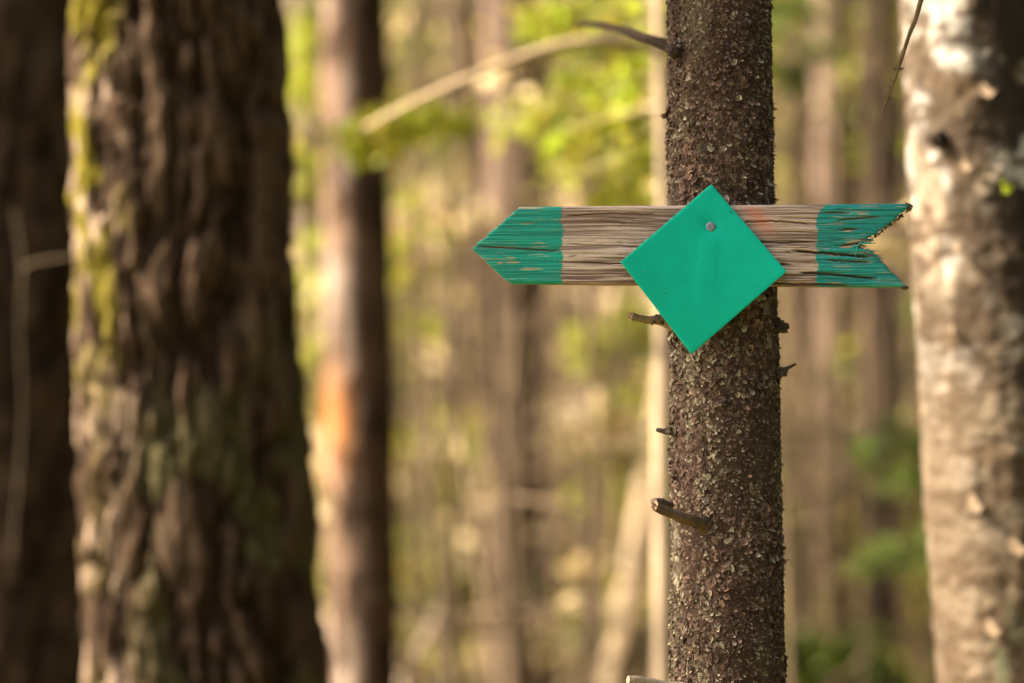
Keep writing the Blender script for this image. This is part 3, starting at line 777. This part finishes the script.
SHARED = {}
def shared_crown(kind, seed):
    if (kind, seed) in SHARED: return SHARED[(kind, seed)]
    r = RS(seed); mbl = MB()
    H = 6.0; dense = 3.0 if kind == 'dense' else 1.5
    C = []
    for k in range(34):
        z0 = H * (k / 34) ** 0.9; L = (1 - z0 / H) * 1.5 + 0.2; a_ = k * 2.4 + r.uniform(-0.4, 0.4)
        d = np.array([math.cos(a_), math.sin(a_), 0]); sd = np.array([-d[1], d[0], 0])
        m = int((26 * L + 8) * dense)
        t = r.uniform(0.2, 1.05, m)[:, None]
        C.append(d * L * t + sd * r.normal(0, 0.16, (m, 1)) * (1.2 - t) * L + np.array([0, 0, 1.0]) * (z0 - 0.12 * L * t * t + r.normal(0, 0.04, (m, 1))))
    C = np.concatenate(C)
    leaf_cards(mbl, C, 0.16, r, NEEDLE * (1.0 if kind == 'dark' else 1.4), 0.3, 3.0)
    o = mbl.build('crown', M_NEEDLE, None, False)
    SHARED[(kind, seed)] = o
    return o
def add_crown(root, axis, z, kind, seed, scale):
    src = shared_crown(kind, seed)
    o = src if not src.get('placed') else src.copy()
    if o is not src: COL.objects.link(o)
    if o is src: src['placed'] = 1
    o.parent = root; o.location = Vector(axis(z)) - root.location; o.scale = (scale, scale, scale); o.rotation_euler = (0, 0, (seed * 1.3 + z) % 6.28)

def far_tree(p_top, p_bot, wd, Y, label, ca, cb, seed, name='spruce_tree', ztop=None, crown=True, group=None, patch=None, sway=0.0, kind='dark', cat='tree'):
    zt = ztop or (11 + (seed % 5) + float(gz(0, Y)))
    ax_, ra_, bs = trunk_axis(p_top, p_bot, Y, wd, wd * 1.06, zt, sway, seed, 0.35)
    root = empty(name, (*ax_(bs)[:2], bs), label, cat, group)
    zs = np.concatenate([np.arange(bs - 0.2, CAMZ + 0.16 * Y, max(0.04, Y * 0.006)), np.arange(CAMZ + 0.16 * Y, zt, 0.4)])
    mb = MB(); far_trunk(mb, ax_, ra_, zs, ca, cb, seed * 7, 20, patch)
    mb.build('trunk', M_FAR, root, True, np.array(root.location))
    if isinstance(crown, tuple): add_crown(root, ax_, crown[0], crown[2], 40, crown[1])  # dense crown added above the view to block sky light further back
    elif crown: add_crown(root, ax_, max(CAMZ + 0.17 * Y + 1.8, zt - 6.0), kind, seed % 4, 1.55)
    return root, ax_, ra_

def blaze_and_sun(T, Z, c):                                   # orange weathered patch on the lit side, plus sunlight painted as pale patches
    z0 = at(342, 415, 7.0)[2]
    m = np.exp(-((Z - z0) / 0.12) ** 2) * sstep(-0.1, -0.6, np.cos(T)) * (0.5 + 0.5 * fbm(T * 3, Z * 9, None, 3, 3))
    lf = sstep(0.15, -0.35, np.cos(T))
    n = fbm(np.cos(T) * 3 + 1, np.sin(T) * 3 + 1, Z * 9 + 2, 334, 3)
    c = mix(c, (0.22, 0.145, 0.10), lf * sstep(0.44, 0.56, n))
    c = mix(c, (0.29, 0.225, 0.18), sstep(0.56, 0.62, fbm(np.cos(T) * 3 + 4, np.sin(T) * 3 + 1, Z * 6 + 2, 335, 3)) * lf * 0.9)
    return mix(c, (0.46, 0.17, 0.04), np.clip(m * 1.0, 0, 0.85))
far_tree(354, 364, 68, 7.0, 'blurred trunk with an orange patch, painted sunlit pale on its left and dark brown on its right', (0.030, 0.018, 0.011), (0.085, 0.053, 0.036), 31, patch=blaze_and_sun, crown=(4.1, 0.85, 'dense'))
far_tree(515, 519, 62, 9.5, 'blurred pinkish grey trunk behind the pointed end of the arrow', (0.075, 0.05, 0.037), (0.20, 0.14, 0.108), 33)
far_tree(580, 584, 38, 13.0, 'slender blurred trunk below the bare middle of the board', (0.07, 0.045, 0.028), (0.17, 0.115, 0.075), 35)
far_tree(792, 792, 22, 12.5, 'narrow brown blurred trunk just right of the sign tree', (0.13, 0.09, 0.06), (0.24, 0.17, 0.115), 36)
far_tree(828, 824, 38, 10.5, 'pale pinkish blurred trunk behind the notched tail of the arrow', (0.24, 0.165, 0.125), (0.36, 0.26, 0.20), 37)
far_tree(858, 860, 15, 11.5, 'very thin dark blurred trunk right of the pale pinkish one', (0.035, 0.024, 0.016), (0.075, 0.053, 0.038), 38)
far_tree(880, 880, 24, 9.0, 'dark blurred trunk nearest to the birch', (0.04, 0.027, 0.018), (0.10, 0.07, 0.052), 39)
far_tree(806, 803, 15, 9.5, 'thin dark brown blurred trunk between the sign tree and the pale pinkish trunk', (0.04, 0.026, 0.017), (0.09, 0.06, 0.042), 45)
far_tree(843, 846, 20, 13.5, 'thin tan blurred trunk close right of the pale pinkish one, above the notched tail', (0.16, 0.11, 0.08), (0.26, 0.19, 0.14), 46)
far_tree(868, 869, 17, 12.5, 'thin pale blurred trunk between two dark ones left of the birch', (0.2, 0.14, 0.105), (0.3, 0.22, 0.17), 47)
far_tree(896, 900, 18, 10.5, 'thin brown blurred trunk hard against the left edge of the birch', (0.15, 0.105, 0.078), (0.26, 0.19, 0.145), 48)
far_tree(478, 474, 16, 11.5, 'thin dark blurred trunk just left of the pinkish grey one at the arrow point', (0.07, 0.046, 0.03), (0.15, 0.10, 0.07), 49)
far_tree(909, 915, 24, 15.0, 'brownish blurred trunk peeping out beside the birch edge', (0.2, 0.14, 0.1), (0.34, 0.24, 0.18), 40)
far_tree(304, 310, 30, 14.0, 'pale blurred trunk seen in the gap beside the mossy tree', (0.30, 0.22, 0.16), (0.42, 0.33, 0.26), 41)
far_tree(455, 452, 24, 15.0, 'brown blurred trunk left of the arrow point', (0.18, 0.125, 0.085), (0.3, 0.21, 0.15), 42)
far_tree(425, 418, 20, 17.0, 'thin brown blurred trunk between the orange patched trunk and the arrow point', (0.16, 0.11, 0.07), (0.28, 0.2, 0.13), 43)

r = RS(2024); k = 0; used = []
while k < 46:
    Y = r.uniform(16, 52); px_ = r.uniform(-250, 1270)
    if any(abs(px_ - a) < 9 and abs(Y - b) < 6 for a, b in used): continue
    used.append((px_, Y)); d_ = r.uniform(0.13, 0.30)
    t = r.uniform(0, 1); base = np.array([0.16, 0.11, 0.075]) * (1 - t) + np.array([0.34, 0.25, 0.19]) * t
    far_tree(px_ + r.uniform(-9, 9), px_, d_ / Y * FPX, Y, 'slim bare conifer trunk lost in the blur of the far forest', base * [0.26, 0.24, 0.21], base * [0.58, 0.53, 0.46], 100 + k, group='far trees on the slope', name='pine_tree', crown=True, sway=0.03)
    k += 1

# unseen spruces added out of view on the left to dapple the slope
r = RS(33)
for k in range(12):
    Y = 14.5 + k * 2.2 + r.uniform(-0.6, 0.6); x = -0.2118 * Y - r.uniform(1.8, 2.6) - (3.0 if k % 2 else 0)
    zb_ = float(gz(x, Y)); px_ = 512 + x / Y * FPX; d_ = r.uniform(0.16, 0.26)
    ax_, ra_, bs = trunk_axis(px_, px_, Y, d_ / Y * FPX, d_ / Y * FPX * 1.05, zb_ + 11.5, 0.0, k, 0.35)
    root = empty('spruce_tree', (*ax_(bs)[:2], bs), 'unseen green spruce added left of the mossy tree to dapple the slope', 'tree', 'added shade spruces on the left')
    mb = MB(); far_trunk(mb, ax_, ra_, np.arange(bs - 0.2, bs + 11.4, 0.3), (0.07, 0.05, 0.04), (0.15, 0.11, 0.08), 500 + k)
    mb.build('trunk', M_FAR, root, True, np.array(root.location)); add_crown(root, ax_, bs + 2.2, 'light', 50 + k % 3, 1.2)
# small spruce added out of view on the left to keep the lower part of the mossy tree in the shade
r = RS(32)
for x, Y, h in ((-2.1, 3.9, 2.75),):
    zb_ = float(gz(x, Y)); root = empty('young_spruce', (x, Y, zb_), 'unseen small dense spruce added to shade the mossy tree', 'sapling')
    mb = MB(); tube(mb, [[x, Y, zb_ - 0.05], [x + 0.01, Y, zb_ + h * 0.5], [x, Y, zb_ + h]], [0.035, 0.025, 0.006], 8, (0.09, 0.065, 0.045)); mb.build('trunk', M_FAR, root, True, np.array(root.location))
    add_crown(root, lambda z: np.array([x, Y, z]), zb_ + 0.15, 'dense', 41, h / 6.2)
# unseen spruces added on the right to block sky light, branched almost to the ground
r = RS(31)
for k in range(27):
    Y = -5.0 + k * 1.5 + r.uniform(-0.4, 0.4); x = 0.2118 * max(Y, 0) + r.uniform(2.35, 2.8) + (2.0 if k % 3 == 2 else 0)
    px_ = 512 + x / Y * FPX; d_ = r.uniform(0.16, 0.26)
    zb_ = float(gz(x, Y)); ax_, ra_, bs = trunk_axis(px_, px_, Y, d_ / Y * FPX, d_ / Y * FPX * 1.05, zb_ + 11.5, 0.0, k, 0.35)
    root = empty('spruce_tree', (*ax_(bs)[:2], bs), 'unseen dense green spruce branched to the ground, added to block sky light', 'tree', 'added sky-blocking spruces on the right')
    mb = MB(); far_trunk(mb, ax_, ra_, np.arange(bs - 0.2, bs + 11.4, 0.3), (0.07, 0.05, 0.04), (0.15, 0.11, 0.08), 400 + k)
    mb.build('trunk', M_FAR, root, True, np.array(root.location)); add_crown(root, ax_, bs + 0.6, 'dense', 40 + k % 3, 1.5 if k % 3 == 2 else 1.15)
# ------------------------------------------------------------------ saplings and shrubs
def plant(name, label, cat, px_base, Y, stem_px, stem_r, boughs, leafcol, mat, seed, leaf=0.03, elong=1.8, stemcol=(0.2, 0.15, 0.1), group=None, nper=500, spread=0.22, limb=(0.16, 0.12, 0.08), tw=0.006, top=None):
    """stem through the pixels stem_px; boughs: (list of (px, py, Y) points)"""
    b0 = at(px_base, 341, Y); zb = float(gz(b0[0], Y))
    root = empty(name, (b0[0], Y, zb), label, cat, group); oo_ = np.array(root.location)
    S = smooth_path([np.array([b0[0], Y, zb - 0.05])] + [at(a, b, c) for a, b, c in stem_px], 40)
    mb = MB(); tube(mb, S, np.linspace(stem_r, stem_r * 0.45, 40), 10, np.asarray(stemcol) * (0.45 + 1.0 * fbm(np.arange(40) * 0.9, np.zeros(40), None, seed, 3))[:, None], True, 0.15, seed)
    mb.build('trunk' if stem_r > 0.01 else 'stem', M_TWIG, root, True, oo_)
    mbw, mbl = MB(), MB(); r = RS(seed)
    for pts in boughs:
        P = [at(a, b, c) for a, b, c in pts]
        i = np.argmin(np.linalg.norm(S - (P[0] + [0, 0, -0.05]), axis=1))
        P = [S[i]] + P
        spray(mbw, mbl, P, r, leafcol, nper, spread, leaf, elong, 0.3, tw, limb)
        mbw.build('branch', M_TWIG, root, True, oo_); mbw = MB()
    mbl.build('crown', mat, root, False, oo_)
    if top: add_crown(root, lambda z: S[-1] * [1, 1, 0] + [0, 0, z], top[0], 'dense', 42, top[1])  # unseen dense top, added to keep sky light off the trees behind
    return root, S, oo_

# slim pale sapling close behind the sign tree; its bare curved limb and fresh leaves
YP = 4.88
sap, S, so_ = plant('young_birch', 'slim cream coloured sapling showing along the left edge of the sign tree, fresh yellow-green leaves', 'sapling', 668, YP,
    [(664, 683, YP), (662, 420, YP), (664, 200, YP), (660, 40, YP), (655, -200, YP)], 0.022,
    [[(640, 95, 5.5), (600, 112, 5.4), (545, 118, 5.9)], [(640, 60, 5.5), (600, 20, 5.5), (560, 25, 6.0)], [(640, 130, 5.5), (590, 140, 5.8), (540, 135, 6.4)],
     [(645, 80, 5.5), (610, 78, 5.6), (575, 70, 6.1)], [(650, 20, 5.5), (590, 8, 5.6), (540, 20, 6.2)], [(640, 190, 5.5), (625, 195, 5.8)],
     [(630, 105, 5.5), (560, 100, 5.9), (500, 108, 6.6)], [(640, 10, 5.5), (580, 5, 5.9), (520, 12, 6.4)], [(640, 30, 5.5), (590, 28, 5.8), (530, 30, 6.3)], [(640, 115, 5.5), (580, 120, 5.9), (480, 122, 6.8)], [(640, 150, 5.6), (600, 160, 6.0), (560, 155, 6.4)]], FRESH, M_LEAF, 501, 0.032, 1.5, (0.40, 0.31, 0.21), nper=330, spread=0.20, limb=(0.45, 0.36, 0.25))
mb = MB(); PB = smooth_path([at(664, 52, YP), at(640, 45, 4.75), at(600, 41, 4.66), at(560, 45, 4.66), at(520, 58, 4.68), at(470, 78, 4.7), at(430, 95, 4.75), at(395, 112, 4.85), at(365, 128, 5.0)], 60)
tube(mb, PB, np.linspace(0.0115, 0.006, 60), 10, (0.36, 0.275, 0.175), True, 0.12, 5)
mb.build('limb', M_TWIG, sap, True, so_)['label'] = 'long pale bare limb arching left'
mbl, mbw = MB(), MB(); r = RS(502)
for pts in ([(390, 118, 5.3), (375, 130, 5.5), (352, 142, 5.8)], [(400, 112, 5.3), (385, 140, 5.6), (365, 150, 5.9)], [(420, 102, 5.2), (435, 118, 5.7), (450, 122, 6.0)], [(395, 114, 5.3), (390, 125, 5.8), (410, 130, 6.2)]):
    spray(mbw, mbl, [at(*p) for p in pts], r, FRESH, 240, 0.13, 0.03, 1.5, 0.3, 0.004, (0.4, 0.32, 0.2))
    mbw.build('branch', M_TWIG, sap, True, so_); mbl.build('leaves', M_LEAF, sap, False, so_); mbl, mbw = MB(), MB()

DG = np.array([(0.09, 0.14, 0.014), (0.15, 0.185, 0.02), (0.05, 0.085, 0.012)])
plant('young_spruce', 'young spruce behind the birch with two dark green boughs reaching left', 'sapling', 990, 6.3, [(985, 683, 6.3), (975, 400, 6.3), (970, 100, 6.3), (968, -150, 6.3), (968, -2000, 6.3)], 0.06,
    [[(930, 455, 6.2), (895, 448, 6.1), (850, 444, 6.0)], [(925, 440, 6.3), (905, 425, 6.3), (885, 432, 6.3)], [(930, 470, 6.3), (905, 478, 6.3), (890, 492, 6.3)],
     [(930, 540, 6.1), (890, 552, 6.0), (858, 572, 5.9)], [(925, 548, 6.3), (895, 545, 6.2), (875, 556, 6.2)], [(940, 300, 6.6), (935, 310, 6.8)]],
    DG, M_NEEDLE, 503, 0.03, 4.0, nper=420, spread=0.14, top=(3.2, 0.85))
plant('young_spruce', 'young spruce behind the sign tree, mid green boughs showing at its top right', 'sapling', 745, 7.5, [(745, 683, 7.5), (742, 300, 7.5), (740, 0, 7.5), (738, -250, 7.5), (738, -1900, 7.5)], 0.06,
    [[(770, 30, 7.4), (800, 40, 7.3), (815, 58, 7.2)], [(770, 0, 7.5), (795, 5, 7.5), (818, 18, 7.5)], [(765, 60, 7.5), (785, 72, 7.5), (798, 85, 7.5)], [(700, 20, 7.5), (680, 30, 7.5)], [(720, 430, 7.5), (680, 440, 7.4), (650, 450, 7.3)]],
    DG * 1.25, M_NEEDLE, 504, 0.035, 4.0, nper=420, spread=0.17, top=(3.3, 0.9))
plant('young_birch', 'leafy sapling with yellow-green leaves in the gap right of the mossy tree', 'sapling', 296, 8.5, [(297, 683, 8.5), (299, 350, 8.5), (302, 50, 8.5), (300, -150, 8.5)], 0.013,
    [[(300, 95, 8.5), (312, 80, 8.5), (320, 70, 8.5)], [(300, 150, 8.5), (312, 160, 8.5), (325, 170, 8.4)], [(298, 190, 8.5), (306, 185, 8.6)], [(300, 30, 8.5), (315, 20, 8.5)], [(300, 360, 8.5), (312, 352, 8.5)]],
    FRESH, M_LEAF, 505, 0.04, 1.6, nper=330, spread=0.22, tw=0.004)
plant('young_birch', 'thin leafy sapling with yellow-green leaves left of the arrow point', 'sapling', 418, 9.5, [(416, 683, 9.5), (410, 400, 9.5), (408, 200, 9.5)], 0.012,
    [[(410, 250, 9.5), (400, 245, 9.4), (388, 250, 9.3)], [(412, 230, 9.5), (440, 225, 9.5), (470, 235, 9.4)], [(410, 200, 9.5), (430, 190, 9.5)], [(412, 270, 9.5), (396, 268, 9.5)], [(412, 320, 9.5), (425, 330, 9.5)]],
    FRESH, M_LEAF, 506, 0.042, 1.6, nper=330, spread=0.26, tw=0.004)
plant('young_birch', 'tall leafy sapling with yellow-green leaves under the board beside the sign tree', 'sapling', 622, 8.6, [(622, 683, 8.6), (621, 450, 8.6), (624, 300, 8.6)], 0.012,
    [[(620, 350, 8.6), (605, 340, 8.6), (595, 345, 8.6)], [(622, 400, 8.6), (640, 395, 8.6), (650, 400, 8.6)], [(622, 450, 8.6), (608, 460, 8.6)], [(622, 480, 8.6), (634, 470, 8.6), (645, 480, 8.6)], [(622, 330, 8.6), (632, 320, 8.6)], [(622, 430, 8.6), (612, 420, 8.6)]],
    FRESH, M_LEAF, 507, 0.045, 1.6, nper=420, spread=0.34, tw=0.004)
YG = np.array([(0.50, 0.38, 0.05), (0.42, 0.36, 0.05), (0.34, 0.32, 0.04)])
for i_, (px_, py_, Y_, n_, lab) in enumerate(((440, 590, 10.0, 7, 'low yellowish shrub near the bottom left of the arrow point trunk'), (548, 560, 12.5, 5, 'small yellow-green shrub at the foot of the slender blurred trunks'),
        (830, 655, 8.0, 7, 'pale green shrub at the bottom between the sign tree and the birch'), (640, 640, 9.5, 5, 'dim green shrub at the bottom left of the sign tree'), (470, 640, 11.5, 5, 'olive shrub at the bottom centre left'))):
    r = RS(700 + i_); bs = []
    for k in range(n_):
        a_ = r.uniform(-1, 1); bs.append([(px_ + a_ * 20, py_ + r.uniform(-5, 25), Y_), (px_ + a_ * 42, py_ + r.uniform(-30, 20), Y_ + r.uniform(-.2, .2))])
    plant('shrub', lab, 'shrub', px_, Y_, [(px_, py_ + 25, Y_), (px_ + 3, py_ - 10, Y_)], 0.008, bs, (YG if i_ in (0, 1, 4) else DG * 1.8) * (0.8 if i_ != 3 else 0.5), M_LEAF, 600 + i_, 0.045, 2.0, nper=260, spread=0.22, tw=0.004)

# thin bare saplings between the trunks
r = RS(34)
for k in range(30):
    Y = r.uniform(5.6, 13); px_ = r.choice([r.uniform(440, 655), r.uniform(785, 905), r.uniform(425, 600)]); x = (px_ - 512) / FPX * Y; zb_ = float(gz(x, Y)); h = r.uniform(2.2, 5.0)
    ln2 = r.normal(0, 0.05, 2) * h; t = r.uniform(); c = np.array([0.05, 0.035, 0.022]) * (1 - t) + np.array([0.26, 0.19, 0.125]) * t
    p = np.array([x, Y, zb_ - 0.05]); P = smooth_path([p, p + [ln2[0] * 0.4 + r.normal(0, 0.03), ln2[1] * 0.5, h * 0.5], p + [ln2[0], ln2[1], h]], 16); rr = r.uniform(0.006, 0.017)
    root = empty('bare_sapling', (x, Y, zb_), 'thin leafless sapling blurred among the background trunks', 'sapling', 'thin bare saplings'); ro = np.array(root.location)
    mb = MB(); tube(mb, P, np.linspace(rr, rr * 0.3, 16), 7, c, True, 0.15, k); mb.build('stem', M_TWIG, root, True, ro)
    for q in range(5):
        b = P[r.randint(4, 15)]; d = r.normal(0, 1, 3) * [0.3, 0.3, 0.12] + [0, 0, 0.12]
        mb = MB(); tube(mb, [b, b + d * 0.5, b + d + [0, 0, -0.03]], [rr * 0.4, rr * 0.3, rr * 0.12], 4, c, False); mb.build('side_twig', M_TWIG, root, True, ro)
# leaning dead pole and fallen limbs
def pole(name, label, cat, pts, r0, r1, col, seed):
    P = smooth_path([at(*p) for p in pts], 30)
    root = empty(name, P[0], label, cat); mb = MB()
    tube(mb, P, np.linspace(r0, r1, 30), 12, np.asarray(col) * (0.7 + 0.6 * fbm(np.arange(30) * 0.5, np.zeros(30), None, seed, 3))[:, None], True, 0.15, seed)
    mb.build('stem', M_TWIG, root, True, np.array(root.location))
    r = RS(seed); mb = MB()
    for k in range(5):
        i = r.randint(6, 26); d = r.normal(0, 1, 3); d[2] = abs(d[2]); d *= 0.25 / np.linalg.norm(d)
        tube(mb, [P[i], P[i] + d * 0.5, P[i] + d], [r1 * 0.4, r1 * 0.3, r1 * 0.1], 5, col, False)
        mb.build('side_twig', M_TWIG, root, True, np.array(root.location)); mb = MB()
pole('dead_pole', 'pale dead pole leaning to the right, left of the sign tree base', 'dead tree', [(590, 800, 8.0), (614, 683, 8.0), (628, 600, 8.05), (645, 500, 8.1), (665, 380, 8.15), (690, 230, 8.2)], 0.052, 0.03, (0.40, 0.31, 0.20), 61)
pole('fallen_branch', 'pale fallen branch slanting down right at the bottom behind the orange patched trunk', 'branch', [(455, 745, 8.2), (425, 680, 8.1), (405, 655, 8.0), (380, 600, 7.9)], 0.024, 0.012, (0.45, 0.35, 0.25), 62)
pole('fallen_branch', 'thin pale branch slanting up right at the bottom behind the orange patched trunk', 'branch', [(395, 740, 7.9), (405, 680, 8.0), (430, 630, 8.1), (446, 590, 8.2)], 0.02, 0.01, (0.42, 0.33, 0.24), 63)
pole('dead_branch', 'pale dry bough hanging level beside the sapling below the board', 'branch', [(520, 420, 9.6), (560, 410, 9.3), (610, 402, 9.0), (665, 392, 8.7), (700, 388, 8.5)], 0.012, 0.02, (0.42, 0.34, 0.22), 64)
pole('dead_branch', 'pale dry bough hanging level just under the bare middle of the board', 'branch', [(560, 296, 9.6), (590, 300, 9.3), (640, 304, 9.0), (700, 310, 8.5)], 0.012, 0.02, (0.46, 0.36, 0.24), 65)

# ------------------------------------------------------------------ undergrowth: bare stems, dry grass, litter
r = RS(900)
mb = MB()
n = 3600
Y_ = 7.5 + 40 * r.uniform(0, 1, n) ** 1.3; X_ = r.uniform(-0.27, 0.27, n) * Y_ * 1.15
Zb = gz(X_, Y_)
for k in range(n):
    h = r.uniform(0.3, 2.2) * (1.0 if r.uniform() < 0.7 else 1.8); ln_ = r.normal(0, 0.22, 2) * h
    p = np.array([X_[k], Y_[k], Zb[k] - 0.02]); e = p + [ln_[0], ln_[1], h]
    m_ = (p + e) / 2 + np.append(r.normal(0, 0.06, 2) * h, 0.03)
    t = r.uniform(); c = np.array([0.045, 0.03, 0.018]) * (1 - t) + np.array([0.34, 0.24, 0.14]) * t ** 2
    rr = r.uniform(0.003, 0.011)
    tube(mb, [p, m_, e], [rr, rr * 0.8, rr * 0.3], 3, c, False)
    for q in range(3):
        b = p + (e - p) * r.uniform(0.3, 0.95); d = r.normal(0, 1, 3) * [0.2, 0.2, 0.1] * h * 0.6 + [0, 0, 0.05]
        tube(mb, [b, b + d], [rr * 0.4, rr * 0.15], 3, c, False)
tag(mb.build('undergrowth', M_GRASS, None, True), 'tangle of thin bare stems and dry twigs on the slope', 'undergrowth', kind='stuff')
mb = MB()
for k in range(230):                                  # leafy and needly growth on the slope
    y = 9 + 30 * r.uniform() ** 1.2; x = r.uniform(-0.27, 0.27) * y; zc = float(gz(x, y)) + 0.2 + (0.11 * y + 2.0) * r.uniform() ** 1.3
    m_ = int(r.uniform(80, 240)); rad_ = r.uniform(0.18, 0.55)
    C = np.array([x, y, zc]) + r.normal(0, 1, (m_, 3)) * [rad_, rad_, rad_ * 0.4]
    C[:, 2] = np.maximum(C[:, 2], gz(C[:, 0], C[:, 1]) + 0.03)
    q = r.uniform()
    leaf_cards(mb, C, 0.075, r, FRESH if q < 0.6 else (NEEDLE * 0.8 if q < 0.7 else np.array([(0.34, 0.28, 0.05), (0.22, 0.17, 0.06), (0.26, 0.25, 0.03)])), 0.35, 1.8)
tag(mb.build('low_foliage', M_LEAF, None, False), 'yellow-green and olive foliage scattered through the brush', 'foliage', kind='stuff')
mb = MB()
for k in range(120):                                  # pale leaf clumps added to paint bright sun highlights
    y = 6.8 + 13 * r.uniform() ** 1.2; x = (r.uniform(-0.12, 0.06) if k % 6 else r.uniform(0.1, 0.2)) * y; zc = float(gz(x, y)) + r.uniform(0.1, 0.10 * y + 2.2)
    leaf_cards(mb, np.array([x, y, zc]) + r.normal(0, 0.05, (12, 3)), 0.085, r, (0.64, 0.51, 0.28), 0.2, 1.2)
n = 2600
0
Y_ = 5.5 + 45 * r.uniform(0, 1, n) ** 1.4; X_ = r.uniform(-0.28, 0.28, n) * (Y_ + 3)
C = np.stack([X_, Y_, gz(X_, Y_) + np.abs(r.normal(0, 0.05, n))], -1)
leaf_cards(mb, C, 0.07, r, np.array([(0.15, 0.10, 0.042), (0.30, 0.215, 0.10), (0.085, 0.055, 0.024), (0.24, 0.215, 0.03)]), 0.35, 1.6)
tag(mb.build('leaves_and_glints', M_GRASS, None, False), 'dry tan fallen leaves covering the slope, plus pale clumps added as highlights', 'leaf litter', kind='stuff')
mb = MB(); n = 2600                                   # dry leaves that still hang in the brush
Y_ = 8 + 26 * r.uniform(0, 1, n); X_ = r.uniform(-0.26, 0.26, n) * Y_
C = np.stack([X_, Y_, gz(X_, Y_) + r.uniform(0.1, 3.2, n)], -1)
leaf_cards(mb, C, 0.06, r, np.array([(0.5, 0.36, 0.2), (0.42, 0.36, 0.1), (0.30, 0.30, 0.05)]), 0.3, 1.5)
tag(mb.build('dry_leaves', M_GRASS, None, False), 'scattered dry leaves still hanging in the brush', 'leaves', kind='stuff')
